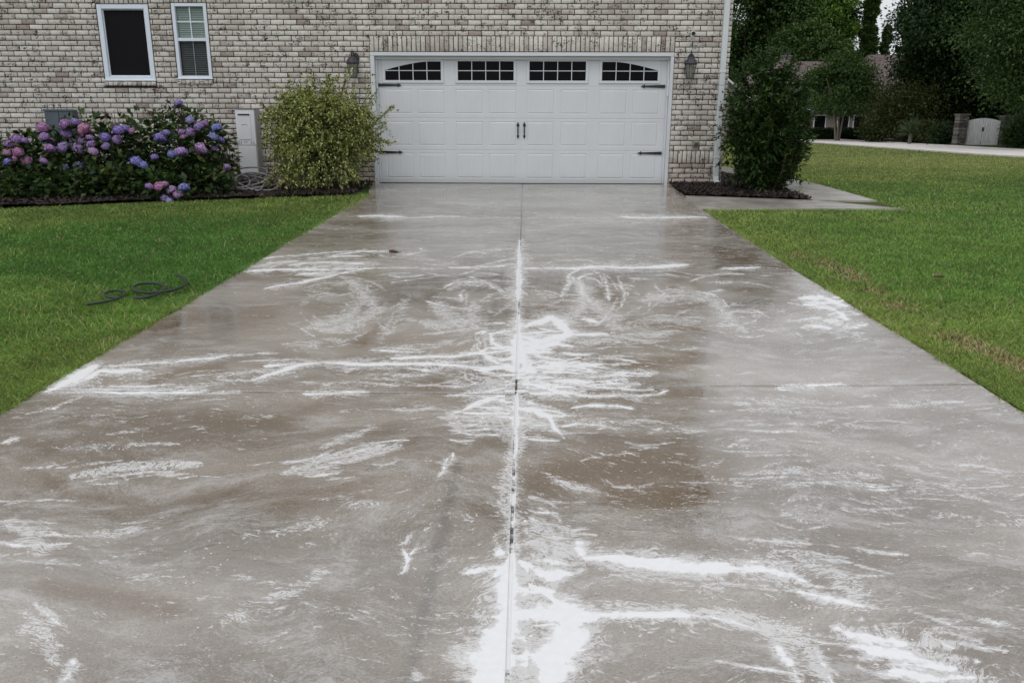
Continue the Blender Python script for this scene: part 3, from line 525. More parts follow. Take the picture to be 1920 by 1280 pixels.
# ---------------------------------------------------------------- grass
def grass():
    def lawn_ok(x, y):
        d = ((x < -2.30-.0*y) & ~inpoly(x, y, [(a, b-.04) for a, b in bedL])) | ((x > 2.24) & (x < 21.7))
        d &= ~inpoly(x, y, [(2.2, 13.9), (2.2, 10.56), (4.95, 10.62), (4.96, 26), (2.2, 26)])
        d &= ~((y > 12) & (x < 2.5)) | ((x < -2.4) & (y < 12)); d &= ~((x < 3.4) & (x > -20) & (y > 13.5))
        d &= ~((x > 2.24) & (x < np.interp(y, [7, 9.8, 12], [2.27, 2.31, 2.40])) )
        return d
    # uniform over the picture's two lawns -> denser near the viewer, as one would scatter by distance
    n = 1250000; r = np.concatenate([rng.uniform(2.6, 60, n//6)**1.0, 1/rng.uniform(1/60., 1/2.4, n)]); a = rng.uniform(-radians(44), radians(43), len(r))+rng.normal(0, radians(4.5), len(r))
    rs_ = 1/rng.uniform(1/45., 1/.5, 520000); as_ = rng.uniform(radians(38), radians(78), 520000)*np.where(rng.random(520000) < .5, 1, -1); r = np.r_[r, rs_]; a = np.r_[a, as_]
    nb = 260000; XB = rng.uniform(-9, 10, nb); YB = rng.uniform(-4, 4, nb)
    X, Y = np.r_[r*np.tan(a), XB], np.r_[r, YB]; ok = np.abs(X) < 60; X, Y = X[ok], Y[ok]; ok = lawn_ok(X, Y); X, Y = X[ok], Y[ok]; m = len(X)
    # extra soft fringe along the driveway edges
    ye = 1/rng.uniform(1/12., 1/2.2, 26000); xe = np.where(rng.random(26000) < .5, -2.335+rng.normal(0, .012, 26000)+.05*fbm(ye*2.2, ye*0+1)*rng.random(26000), np.interp(ye, [7, 9.8, 12], [2.255, 2.30, 2.39])+rng.normal(0, .012, 26000)+.03-.05*fbm(ye*2.2, ye*0+5)*rng.random(26000))
    k = ~((ye > 10.5) & (xe > 0)); X = np.r_[X, xe[k]]; Y = np.r_[Y, ye[k]]; m = len(X)
    D = np.hypot(X, Y); n1 = fbm(X*.45, Y*.45+3); n2 = fbm(X*2.5+9, Y*2.5); n3 = fbm(X*.18+40, Y*.18)
    h = (.018+.013*n2)*rng.uniform(.5, 1.3, m)*(1+.02*np.maximum(D-8, 0)); wd = .0012+.00034*D*rng.uniform(.6, 1.2, m)
    tall = (X < 0) & (n1 > .52) & (Y > 5); h = np.where(tall, h*1.5, h)
    stalk = (rng.random(m) < .003*(1+2*(n1 > .5))) & (Y > 4.2) & (Y < 13); h = np.where(stalk, rng.uniform(.045, .085, m), h); wd = np.where(stalk, wd*.5, wd)
    th = rng.uniform(0, 2*pi, m); lean = rng.uniform(.4, 1.7, m)*h; la = rng.uniform(0, 2*pi, m)
    Z = H(Y)-.012
    c = np.c_[X, Y, Z]; s = np.c_[cos_(th), sin_(th), 0*th]*wd[:, None]
    mid = c + np.c_[cos_(la)*lean*.35, sin_(la)*lean*.35, h*.62]; tip = c + np.c_[cos_(la)*lean, sin_(la)*lean, h]
    V = np.stack([c-s, c+s, mid+s*.8, tip, mid-s*.8], 1).reshape(-1, 3)
    I = np.arange(m)[:, None]*5
    T = np.concatenate([I+np.array([0, 1, 2]), I+np.array([0, 2, 4]), I+np.array([4, 2, 3])])
    g1 = np.array([.034, .090, .017]); g2 = np.array([.062, .116, .022]); g3 = np.array([.135, .140, .040]); st = np.array([.26, .20, .10]); br = np.array([.12, .07, .04])
    t = smooth((n1-.38)/.3)[:, None]; colr = g1*(1-t)+g2*t
    ty = smooth((n3-.45)/.25)[:, None]*.30 + .06 + .16*(X > 0)[:, None]; colr = colr*(1-ty)+g3*ty
    far = smooth((Y-13)/12)[:, None]*(X > 4)[:, None]; colr = colr*(1-.55*far)+np.array([.150, .155, .055])*.55*far
    rs = rng.random(m); pst = .035+.06*(n1 > .5)+.05*far[:, 0]
    colr = np.where((rs < pst)[:, None], colr*.4+st*.6, colr); colr = np.where(stalk[:, None], st*.62+np.array([.05, .07, .02]), colr)
    # worn strip on the right lawn
    wp = np.array([gr(*p)[:2] for p in ((1500,478),(1580,505),(1660,560),(1740,610),(1850,655),(1990,720))]); dw = np.full(m, 9.)
    for A, B in zip(wp[:-1], wp[1:]):
        dx, dy = B-A; tt = np.clip(((X-A[0])*dx+(Y-A[1])*dy)/(dx*dx+dy*dy), 0, 1); dw = np.minimum(dw, np.hypot(X-A[0]-tt*dx, Y-A[1]-tt*dy))
    wear = np.exp(-(dw/.14)**2)*smooth((fbm(X*5, Y*5)-.36)/.22); hit = rng.random(m) < wear*.9
    colr = np.where(hit[:, None], np.where((rng.random(m) < .55)[:, None], st*.8, br), colr)
    keep = ~(hit & (rng.random(m) < .5))
    colr *= (.72+.56*fbm(X*3.5+20, Y*3.5, 3))[:, None]; colr *= (2.85+.8*(X > 0)[:, None]*np.exp(-((Y[:, None]-8)/6)**2))*rng.uniform(.5, 1.5, m)[:, None]; colr = np.minimum(colr, .62)
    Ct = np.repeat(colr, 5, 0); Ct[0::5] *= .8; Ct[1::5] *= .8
    T = T[keep[T[:, 0]//5]]
    mt, nn, p, o = mat('grass_blade'); g = G(nn); c_ = g.attr('tint', 'Color'); g.put(p.inputs['Base Color'], c_); p.inputs['Roughness'].default_value = .6; p.inputs['Specular IOR Level'].default_value = .25
    tl = g.n('ShaderNodeBsdfTranslucent'); g.put(tl.inputs[0], c_); mx = g.n('ShaderNodeMixShader'); mx.inputs[0].default_value = .45
    nn.links.new(p.outputs[0], mx.inputs[1]); nn.links.new(tl.outputs[0], mx.inputs[2]); nn.links.new(mx.outputs[0], o.inputs[0])
    tag(npmesh('grass', V, T, mt, None, False, dict(tint=Ct)), 'mown green lawn grass on both sides of the driveway', 'grass', kind='stuff')
grass()

# ---------------------------------------------------------------- brick house
CO = .0813; ZB = .876
house = empty('brick_house', (0, WY, .3), 'whitewashed brick house wall with a white double garage door', 'house')
def brick_mesh(us, zs, holes, soldiers, name, to3, parent, u_off=0):
    """bricks over [us]x[zs] minus holes; soldiers = rects filled with upright bricks"""
    V, Fq = [], []
    def brick(u0, u1, z0, z1, prn=.0):
        j = lambda s=.0022: random.uniform(-s, s)
        a = [(u0+j(), z0+j()), (u1+j(), z0+j()), (u1+j(), z1+j()), (u0+j(), z1+j())]; b = .003; dz = prn+random.uniform(-.0015, .002); n = len(V)
        cu, cz = (u0+u1)/2, (z0+z1)/2
        for u, z in a: V.append((u, z, -.012))
        for u, z in a: V.append((u, z, dz-.0025+.0))
        for u, z in a: V.append((u+(b if u < cu else -b), z+(b if z < cz else -b), dz+.0))
        for k in range(4):
            l = (k+1) % 4; Fq.append((n+k, n+l, n+4+l, n+4+k)); Fq.append((n+4+k, n+4+l, n+8+l, n+8+k))
        Fq.append((n+8, n+9, n+10, n+11))
    mo = .0135
    rows_ = []; z = ZB-.209-CO*6
    while z < ZB-.21: rows_.append(z); z += CO
    z = ZB
    while z < zs[1]: rows_.append(z); z += CO
    for ri, z in enumerate(rows_):
        u = us[0] - (ri % 2)*.1067 + (u_off if ri % 2 else 0) + random.uniform(-.004, .004)
        segs = [(us[0], us[1])]
        for (a, b, c, d) in holes:
            if c < z+CO*.5 < d:
                ns = []
                for s, e in segs:
                    if a > s: ns.append((s, min(a, e)))
                    if b < e: ns.append((max(b, s), e))
                segs = [q for q in ns if q[1]-q[0] > .02]
        while u < us[1]:
            u1 = u+.2133
            for s, e in segs:
                a, b = max(u, s+mo*.5), min(u1-mo, e-mo*.3)
                if b-a > .018: brick(a, b, z, z+CO-mo)
            u = u1
    for (a, b, c, d, prn, pw) in soldiers:
        nb = max(1, round((b-a)/pw)); pw = (b-a)/nb
        for i in range(nb): brick(a+i*pw+mo*.4, a+(i+1)*pw-mo*.6, c+mo*.3, d-mo*.8, prn)
    V = np.array(V); P3 = to3(V[:, 0], V[:, 1], V[:, 2]); return npmesh(name, P3, np.array(Fq), BRICK, parent)
XC = 3.315; XL = -13.5; ZT = 6.6
win1 = (-6.935, -6.095, 1.955, 3.13); win2 = (-5.72, -5.15, 1.985, 3.15)
GD = (-2.535, 2.42, .2, 2.4207)
z20 = ZB+CO*19; z22 = ZB+CO*22
holes = [GD, (GD[0], GD[1], z20, z22)]
sold = [(GD[0], GD[1], z20, z22, .003, .0762)]
for wv_ in (win1, win2):
    holes += [(wv_[0]-.01, wv_[1]+.01, wv_[2]-.085, wv_[3]+.22)]
    sold += [(wv_[0]-.01, wv_[1]+.01, wv_[3]+.005, wv_[3]+.215, .003, .0762), (wv_[0]-.01, wv_[1]+.01, wv_[2]-.08, wv_[2]-.006, .035, .0762)]
for a, b in ((XL, GD[0]), (GD[1], XC)): sold.append((a, b, ZB-.209, ZB, .002, .0762))
wall = brick_mesh((XL, XC), (0, ZT), holes, sold, 'wall', lambda u, z, d: np.c_[u, WY-d, z], house)
side = brick_mesh((0, 11), (0, ZT), [], [(0, 11, ZB-.209, ZB, .002, .0762)], 'wall', lambda u, z, d: np.c_[XC+.004+d, WY+.01+u, z], house, .05)
mo = MB()
cuts_x = sorted({XL, XC-.004, GD[0], GD[1], win1[0], win1[1], win2[0], win2[1]}); cuts_z = sorted({0.0, ZT, GD[3], win1[2], win1[3], win2[2], win2[3]})
for a, b in zip(cuts_x[:-1], cuts_x[1:]):
    for c, d in zip(cuts_z[:-1], cuts_z[1:]):
        cx, cz = (a+b)/2, (c+d)/2
        if any(h[0] < cx < h[1] and h[2] < cz < h[3] for h in (GD, win1, win2)): continue
        mo.add([(a, WY+.0075, c), (b, WY+.0075, c), (b, WY+.0075, d), (a, WY+.0075, d)], [(0,1,2,3)])
for h in (GD, win1, win2):   # reveals
    a, b, c, d = h; y0, y1 = WY+.0075, WY+.2
    mo.add([(a,y0,c),(a,y1,c),(a,y1,d),(a,y0,d)], [(0,1,2,3)]); mo.add([(b,y0,c),(b,y0,d),(b,y1,d),(b,y1,c)], [(0,1,2,3)])
    mo.add([(a,y0,d),(a,y1,d),(b,y1,d),(b,y0,d)], [(0,1,2,3)]); mo.add([(a,y0,c),(b,y0,c),(b,y1,c),(a,y1,c)], [(0,1,2,3)])
mo.add([(XC-.004, WY+.0075, 0), (XC-.004, WY+11, 0), (XC-.004, WY+11, ZT), (XC-.004, WY+.0075, ZT)], [(0,1,2,3)])
mo.add([(XL, WY+11, 0), (XC-.004, WY+11, 0), (XC-.004, WY+11, ZT), (XL, WY+11, ZT)], [(3,2,1,0)])
mo.build('mortar', MORTAR, wall)
# dark rooms behind the openings
DARKROOM = simple('dark_room', (.012, .012, .013), .9, 0, .2, 2)
dr = MB()
for h in (win1, win2): dr.box(h[0]-.3, h[1]+.3, WY+.45, WY+.5, h[2]-.3, h[3]+.3)
dr.box(XL+.2, XC-.2, WY+.6, WY+10, .3, .31); dr.build('interior', DARKROOM, house)
# roof with eave, soffit and gutter
ROOF = simple('shingle_roof', (.085, .075, .068), .9, 0, .3, 9, .5)
ev = .45; rf = MB()
a = (XL-ev, WY-ev, ZT+.16); b = (XC+ev, WY-ev, ZT+.16); c = (XC+ev, WY+11+ev, ZT+.16); d = (XL-ev, WY+11+ev, ZT+.16); e = (XL+5.5, WY+5.5, ZT+2.7); f = (XC-5.5, WY+5.5, ZT+2.7)
rf.add([a, b, c, d, e, f], [(0,1,5,4), (1,2,5), (2,3,4,5), (3,0,4)]).build('roof', ROOF, house)
MB().box(XL-ev, XC+ev, WY-ev, WY+11+ev, ZT, ZT+.155).build('soffit', WHITE, house)
gt = MB(); gt.box(XL-ev, XC+ev, WY-ev-.12, WY-ev-.002, ZT+.03, ZT+.15); gt.build('gutter', WHITE, house)

# --- garage door
GX0, GX1 = -2.465, 2.365; DY = WY+.13   # door face
frm = MB()
frm.bbox(GD[0]+.002, GX0, WY-.012, WY+.19, .24, 2.352, .004); frm.bbox(GX1, GD[1]-.002, WY-.012, WY+.19, .24, 2.352, .004); frm.bbox(GD[0]+.002, GD[1]-.002, WY-.014, WY+.19, 2.354, 2.412, .004)
frm.bbox(GX0+.001, GX0+.03, WY+.075, WY+.125, .30, 2.30, .004); frm.bbox(GX1-.03, GX1-.001, WY+.075, WY+.125, .30, 2.30, .004); frm.bbox(GX0+.001, GX1-.001, WY+.07, WY+.12, 2.305, 2.352, .004)
frm.build('door_frame', WHITE, house)
MB().box(GX0, GX1, WY+.075, WY+.124, .288, .318).build('door_seal', BLACK, house)
gd = empty('garage_door', (0, DY, .31)); gd.parent = house; gd.location = np.array((0, DY, .31))-ROOT[house.name]
wins = [(-2.314, -1.392), (-1.111, -.189), (.072, 1.0), (1.269, 2.186)]; WZ0, WZ1 = 1.981, 2.281
pans = [(-2.33, -1.90), (-1.78, -1.35), (-1.15, -.71), (-.59, -.15), (.05, .48), (.61, 1.04), (1.25, 1.68), (1.80, 2.22)]
secs = [(.318, .857), (.857, 1.375), (1.375, 1.890), (1.890, 2.40)]
def gd_field(x, z):
    """relief (metres towards the viewer) of the pressed steel panels"""
    r = np.zeros_like(x); KR = .55
    for s0, s1 in secs: r -= .006*np.exp(-((z-s1)/.004)**2)
    for s0, s1 in secs[:3]:
        z0, z1 = s0+.085, s1-.06
        for p0, p1 in pans:
            dx = np.minimum(x-p0, p1-x); dz = np.minimum(z-z0, z1-z); d = np.minimum(dx, dz)
            r += KR*(-.009*np.exp(-(d/.007)**2) + .0035*smooth(d/.02))
            ins = d > .012
            for k in range(1, 6):
                gxk = p0+(p1-p0)*k/6; r -= np.where(ins, .0020*np.exp(-((x-gxk)/.0045)**2), 0)
    return r
zz_ = np.unique(np.round(np.concatenate([np.linspace(.318, 2.352, 150)] + [np.linspace(v-.02, v+.02, 17) for s in secs for v in (s[0]+.085, s[1]-.06, s[1])]), 4)); zz_ = zz_[(zz_ <= 2.352)]
xx_ = np.unique(np.round(np.concatenate([np.linspace(GX0, GX1, 100)] + [np.linspace(v-.02, v+.02, 17) for p in pans for v in p] + [np.linspace(p[0]+(p[1]-p[0])*k/6-.01, p[0]+(p[1]-p[0])*k/6+.01, 9) for p in pans for k in range(1, 6)] + [np.array(w_) for w_ in wins]), 4)); xx_ = xx_[(xx_ >= GX0) & (xx_ <= GX1)]
zz_ = np.unique(np.r_[zz_, WZ0, WZ1])
A, B = np.meshgrid(xx_, zz_); R = gd_field(A, B); I = np.arange(A.size).reshape(A.shape)
q = np.c_[I[:-1, :-1].ravel(), I[:-1, 1:].ravel(), I[1:, 1:].ravel(), I[1:, :-1].ravel()]
qc = np.c_[A.ravel()[q].mean(1), B.ravel()[q].mean(1)]; inside = np.zeros(len(q), bool)
for w0, w1 in wins: inside |= (qc[:, 0] > w0) & (qc[:, 0] < w1) & (qc[:, 1] > WZ0) & (qc[:, 1] < WZ1)
# empties nested under the house: keep garage door parts two levels deep by making the door skin itself the part
bpy.data.objects.remove(gd)
door = npmesh('garage_door', np.c_[A.ravel(), DY-R.ravel(), B.ravel()], q[~inside], WHITE, house, True)
def arch(x, i):  # outer windows are arched towards the door's centre
    if i == 0: return WZ1-.005-.135*max(0, 1-(x-wins[0][0])/(.78*(wins[0][1]-wins[0][0])))**1.5
    if i == 3: return WZ1-.005-.135*max(0, 1-(wins[3][1]-x)/(.78*(wins[3][1]-wins[3][0])))**1.5
    return WZ1
for i, (w0, w1) in enumerate(wins):
    fm = MB(); t = .045
    fm.bbox(w0-t, w1+t, DY-.018, DY-.001, WZ0-t, WZ0, .005); fm.bbox(w0-t, w1+t, DY-.018, DY-.001, WZ1, WZ1+t, .005)
    fm.bbox(w0-t, w0, DY-.0175, DY-.001, WZ0, WZ1, .005); fm.bbox(w1, w1+t, DY-.0175, DY-.001, WZ0, WZ1, .005)
    if i in (0, 3):
        n = 16; xs_ = np.linspace(w0, w1, n+1); pt = [(x, arch(x, i)) for x in xs_]
        for (xa, za), (xb, zb) in zip(pt[:-1], pt[1:]):
            if WZ1-max(za, zb) > -.001 : fm.prism([(xa, za), (xb, zb), (xb, WZ1+.001), (xa, WZ1+.001)], DY-.013, DY-.001)
    fm.build('window_frame', WHITE, house)
    mun = MB()
    for k in (1, 2, 3):
        x = w0+(w1-w0)*k/4; mun.box(x-.0065, x+.0065, DY-.009, DY+.004, WZ0+.0, arch(x, i))
    for k in range(4):
        xa, xb = w0+(w1-w0)*k/4+.007, w0+(w1-w0)*(k+1)/4-.007; mun.box(xa, xb, DY-.0088, DY+.004, (WZ0+WZ1)/2-.004, (WZ0+WZ1)/2+.008)
    pane = MB().box(w0, w1, DY+.006, DY+.012, WZ0, WZ1).build('window', GLASS, house)
    mun.build('muntin', WHITE, pane)
# strap hinges and handles
def hinge(xa, xb, z):
    s = 1 if xb > xa else -1; L = abs(xb-xa)
    o = [(0, .026), (.0, -.026), (.80*L, -.012), (.83*L, -.014), (.86*L, -.032), (.90*L, -.018), (L, 0), (.90*L, .018), (.86*L, .032), (.83*L, .014), (.80*L, .012)]
    pts = [(xa+s*p[0], z+p[1]) for p in o]; pts = pts if s < 0 else pts[::-1]
    mb = MB().prism(pts, DY-.016, DY-.002)
    for k in (.12, .45, .7): mb.box(xa+s*k*L-.006, xa+s*k*L+.006, DY-.021, DY-.0165, z-.006, z+.006)
    return mb.build('hinge', BLACK, door)
hinge(GX0+.015, -2.05, 1.905); hinge(GX1-.05, 1.915, 1.895); hinge(GX0+.02, -2.062, .822); hinge(GX1-.05, 1.905, .822)
for x in (-.113, -.006):
    mb = MB(); z0, z1 = 1.046, 1.325
    for zc, s, k in ((z1, -1, 1), (z0, 1, .8)):
        pts = [(x, zc), (x+.012*k, zc+s*.028*k), (x+.027*k, zc+s*.058*k), (x+.014*k, zc+s*.078*k), (x-.014*k, zc+s*.078*k), (x-.027*k, zc+s*.058*k), (x-.012*k, zc+s*.028*k)]
        mb.prism(pts if s > 0 else pts[::-1], DY-.012, DY-.002)
    mb.tube([(x, DY-.008, z0+.05), (x, DY-.045, z0+.075), (x, DY-.052, (z0+z1)/2), (x, DY-.045, z1-.085), (x, DY-.008, z1-.06)], [.008, .0095, .012, .0095, .008], 8)
    mb.build('door_handle', BLACK, door, True)
# thermometer-like white rod at the right jamb
MB().tube([(GX1-.012, WY+.05, 2.0), (GX1-.012, WY+.05, 1.74)], .014, 8).build('cord_guide', VINYL, house)

# --- house windows
SCREEN = mat_glass_dark('insect_screen', (.006, .006, .007), .75, .12)
def sash(x0, x1, z0, z1, t, y, name='window_frame', par=None):
    mb = MB(); mb.bbox(x0, x0+t, y, y+.06, z0, z1, .005); mb.bbox(x1-t, x1, y, y+.06, z0, z1, .005); mb.bbox(x0+t, x1-t, y+.0015, y+.06, z0, z0+t*.95, .005); mb.bbox(x0+t, x1-t, y+.0015, y+.06, z1-t*.95, z1, .005)
    return mb.build(name, VINYL, par)
x0, x1, z0, z1 = win1
wA = sash(x0, x1, z0, z1, .075, WY+.004, 'window', house)
sash(x0+.076, x1-.076, z0+.072, z1-.072, .016, WY+.03, 'sash', wA)
MB().box(x0+.09, x1-.09, WY+.05, WY+.054, z0+.085, z1-.085).build('screen', SCREEN, wA)
MB().bbox(x0-.012, x1+.012, WY-.02, WY+.05, z0-.004, z0+.018, .004).build('sill', VINYL, wA)
x0, x1, z0, z1 = win2
wB = sash(x0, x1, z0, z1, .055, WY+.004, 'window', house)
zm = 2.60
MB().bbox(x0+.056, x1-.056, WY+.015, WY+.06, zm-.028, zm+.022, .004).build('meeting_rail', VINYL, wB)
mm = MB(); xm = (x0+x1)/2; mm.box(xm-.008, xm+.008, WY+.03, WY+.04, zm+.023, z1-.053); mm.box(x0+.056, xm-.009, WY+.0302, WY+.04, 2.86, 2.876); mm.box(xm+.009, x1-.056, WY+.0302, WY+.04, 2.86, 2.876); mm.build('muntin', VINYL, wB)
MB().box(xm-.006, xm+.006, WY+.052, WY+.057, z0+.053, zm-.029).build('muntin', simple('grey_muntin', (.22, .24, .26), .6), wB)
blm, bn, bp, bo = mat('blind_slat'); g = G(bn); g.put(bp.inputs['Base Color'], g.mix(g.noise(g.pos(), 3, 3), (.30, .36, .35), (.42, .48, .46)))
bl = MB(); z = z0+.06
while z < z1-.06:
    bl.add([(x0+.06, WY+.085, z), (x1-.06, WY+.085, z), (x1-.06, WY+.115, z+.026), (x0+.06, WY+.115, z+.026)], [(0,1,2,3)]); z += .0335
bl.build('blind', blm, wB)
gm, gn, gp, go = mat('tinted_pane'); gp.inputs['Base Color'].default_value = (.55, .75, .68, 1); gp.inputs['Transmission Weight'].default_value = 0; gp.inputs['Roughness'].default_value = .05; gp.inputs['Alpha'].default_value = .16
g = G(gn); g.put(gp.inputs['Base Color'], g.mix(g.noise(g.pos(), 2, 2), (.40, .56, .50), (.46, .62, .56)))
MB().box(x0+.056, x1-.056, WY+.044, WY+.048, zm+.02, z1-.052).build('pane', gm, wB)
gm2, gn2, gp2, go2 = mat('screened_pane'); gp2.inputs['Roughness'].default_value = .5; gp2.inputs['Alpha'].default_value = .35; g = G(gn2); g.put(gp2.inputs['Base Color'], g.mix(g.noise(g.pos(), 2, 2), (.02, .022, .026), (.03, .033, .037)))
MB().box(x0+.056, x1-.056, WY+.062, WY+.064, z0+.052, zm-.027).build('screen', gm2, wB)
MB().bbox(x0-.01, x1+.01, WY-.02, WY+.05, z0-.004, z0+.016, .004).build('sill', VINYL, wB)

# --- downspout
ds = MB(); dx = 3.205
for a, b in ((.50, 1.9), (1.9, ZT+.04)): ds.bbox(dx-.045, dx+.045, WY-.075, WY-.006, a+.001, b, .01)
prof = [(WY-.04, .52), (WY-.05, .45), (WY-.10, .375), (WY-.20, .335)]
for (ya, za), (yb, zb) in zip(prof[:-1], prof[1:]):
    h = .038; vs = []
    for x in (dx-.046, dx+.046): vs += [(x, ya-.034, za-.0), (x, ya+.034, za+.012), (x, yb+.02, zb+.045), (x, yb-.02, zb-.03)]
    ds.add(vs, [(0,1,2,3), (7,6,5,4), (0,4,5,1), (1,5,6,2), (2,6,7,3), (3,7,4,0)])
for z in (.75, 2.1, 3.6, 5.2): ds.bbox(dx-.055, dx+.055, WY-.080, WY-.004, z, z+.03, .004)
dso = ds.build('downspout', mat_paint('white_metal', (.62, .66, .68), .35), house)
MB().box(dx-.036, dx+.036, WY-.2235, WY-.2215, .312, .372).build('downspout_mouth', DARKROOM, dso)

# ---------------------------------------------------------------- wall lamps
IRON = simple('weathered_iron', (.045, .045, .055), .55, .2, .35, 30, .3)
lg, ln, lp, lo = mat('seeded_lamp_glass'); lp.inputs['Roughness'].default_value = .15; lp.inputs['Alpha'].default_value = .42; g = G(ln); g.put(lp.inputs['Base Color'], g.mix(g.noise(g.pos(), 40, 3), (.20, .21, .17), (.36, .36, .29)))
BULB = simple('amber_glass_bulb', (.34, .31, .18), .25)
def lantern(x, z, label):
    L = empty('wall_lamp', (x, WY, z), label, 'lamp', 'carriage lamps either side of the garage door')
    yb = WY-.155
    # z = bottom of cage; wide top, narrow bottom, domed hood, scrolled arm
    bp_ = MB(); pts = [(x+.055*cos(a)+.03, z+.315+.085*sin(a)) for a in np.linspace(0, 2*pi, 18, endpoint=False)]; bp_.prism(pts[::-1], WY-.018, WY-.001); bp_.build('backplate', IRON, L)
    ar = MB(); ar.tube([(x+.03, WY-.015, z+.29), (x+.025, WY-.06, z+.335), (x+.01, WY-.11, z+.385), (x, yb, z+.395), (x-.004, yb-.02, z+.37), (x, yb, z+.345)], [.012, .013, .012, .011, .010, .012], 8)
    ar.tube([(x+.03, WY-.015, z+.34), (x+.022, WY-.05, z+.36), (x+.03, WY-.075, z+.33), (x+.025, WY-.05, z+.315)], .007, 6); ar.lathe([(.004, .0), (.011, .012), (.004, .026), (.001, .045)], (x, yb, z+.40), 8); ar.build('arm', IRON, L, True)
    hd = MB(); hd.lathe([(.012, .345), (.02, .335), (.045, .322), (.072, .298), (.092, .268), (.103, .243), (.108, .238), (.108, .229), (.02, .229)], (x, yb, z), 20); hd.build('hood', IRON, L, True)
    cg = MB(); n = 8
    for k in range(n):
        a = 2*pi*(k+.5)/n; cg.tube([(x+.094*cos(a), yb+.094*sin(a), z+.229), (x+.060*cos(a), yb+.060*sin(a), z+.012)], .0045, 5)
    cg.lathe([(.094, .221), (.100, .221), (.100, .230), (.094, .230)], (x, yb, z), 20); cg.lathe([(.05, .0), (.067, .0), (.067, .014), (.05, .014)], (x, yb, z), 20); cg.build('cage', IRON, L)
    MB().lathe([(.057, .013), (.088, .222)], (x, yb, z), 8).build('lamp_glass', lg, L)
    MB().lathe([(.012, .02), (.022, .05), (.027, .12), (.022, .17), (.010, .19)], (x, yb, z), 10).build('bulb', BULB, L, True)
lantern(-2.79, 2.0, 'dark carriage lamp on the brick left of the garage door, above the yellow-green shrub')
lantern(2.66, 2.0, 'dark carriage lamp on the brick between the garage door and the white downspout')

# security camera
L = empty('security_camera', (2.69, WY, 2.69), 'small round white security camera with black lens high on the brick right of the garage', 'camera')
WP = simple('white_plastic', (.8, .8, .8), .35, 0, .03)
mb = MB(); mb.tube([(2.69, WY-.001, 2.66), (2.69, WY-.012, 2.66)], .028, 14); mb.tube([(2.69, WY-.012, 2.66), (2.69, WY-.05, 2.675)], .012, 8); mb.build('bracket', WP, L, True)
mb = MB(); mb.tube([(2.69, WY-.04, 2.70), (2.688, WY-.05, 2.70), (2.682, WY-.12, 2.692), (2.68, WY-.135, 2.69)], [.03, .038, .040, .036], 16); mb.build('body', WP, L, True)
MB().tube([(2.6802, WY-.1352, 2.69), (2.679, WY-.142, 2.689)], .031, 16).build('lens', BLACK, L)
# outlet box
L = empty('outlet_box', (2.85, WY, .98), 'weathered grey outlet box low on the brick right of the garage door', 'outlet')
OB = simple('weathered_grey_plastic', (.22, .195, .17), .6, 0, .25, 20)
MB().bbox(2.795, 2.905, WY-.035, WY+.0, .94, 1.03, .006).build('box', OB, L)
MB().bbox(2.805, 2.895, WY-.055, WY-.036, .945, 1.02, .01).build('cover', OB, L); MB().box(2.82, 2.88, WY-.058, WY-.0555, .955, .995).build('flap', simple('dark_plastic', (.05, .045, .04), .5), L)
# electrical box on the left
L = empty('electric_box', (-7.7, WY, 1.1), 'grey metal utility box on the brick behind the hydrangeas', 'utility box')
GM = simple('grey_painted_metal', (.085, .105, .13), .5, .1, .12, 5)
MB().bbox(-7.97, -7.47, WY-.11, WY, .85, 1.495, .01).build('case', GM, L)
mb = MB(); mb.bbox(-7.955, -7.728, WY-.122, WY-.111, .86, 1.46, .004); mb.bbox(-7.718, -7.485, WY-.122, WY-.111, .86, 1.46, .004); mb.bbox(-7.98, -7.46, WY-.128, WY-.1, 1.465, 1.5, .004); mb.build('cover', GM, L)

# ---------------------------------------------------------------- tankless water heater
L = empty('water_heater', (-4.66, WY, .48), 'tall white wall-mounted water heater box beside the hydrangeas', 'water heater')
HW = simple('off_white_enamel', (.72, .74, .76), .3, 0, .05, 3); HG = simple('grey_enamel_side', (.42, .43, .42), .4, 0, .06, 3)
hx0, hx1, hy = -4.745, -4.42, WY-.24
MB().bbox(hx0, hx1, hy+.012, WY-.002, .47, 1.50, .006).build('case', HG, L)
pf = MB(); pf.bbox(hx0+.002, hx1-.008, hy, hy+.0115, .935, 1.495, .006); uc = pf.build('upper_cover', HW, L)
pl = MB(); pl.bbox(hx0+.035, hx1-.075, hy-.007, hy-.001, 1.02, 1.44, .006); pl.build('panel', HW, L)
MB().tube([(hx0+.05, hy-.012, 1.425), (hx1-.085, hy-.012, 1.425)], .011, 8).build('exhaust_slot', DARKROOM, L, True)
mb = MB(); mb.tube([(hx0+.10, hy-.008, 1.255), (hx0+.105, hy-.01, 1.27), (hx0+.185, hy-.01, 1.27), (hx0+.19, hy-.008, 1.255)], .004, 6); mb.build('handle', HG, L)
mb = MB()
for k, x in enumerate((hx0+.02, hx0+.055, hx1-.10, hx1-.062)):
    mb = MB()
    for r in range(4): mb.box(x, x+.024, hy-.0015, hy-.0003, .95+r*.013, .954+r*.013)
    mb.build('vent', DARKROOM, L)
mb = MB()
for i in range(5): mb.box(hx0+.112+i*.012, hx0+.112+i*.012+.008, hy-.0015, hy-.0003, .978, .992)
mb.build('badge', simple('badge_red_grey', (.22, .12, .12), .5), L)
for x in (hx0+.112, hx0+.145): MB().box(x, x+.02, hy-.0015, hy-.0003, .952, .958).build('button', HG, L)
MB().bbox(hx0+.012, hx1-.02, hy+.001, hy+.0115, .475, .926, .005).build('lower_cover', HW, L)
MB().bbox(hx0-.004, hx1+.004, hy-.004, WY-.0, 1.5005, 1.512, .004).build('top_cap', HG, L)
PIPE = simple('grey_pipe', (.075, .085, .10), .5, .2)
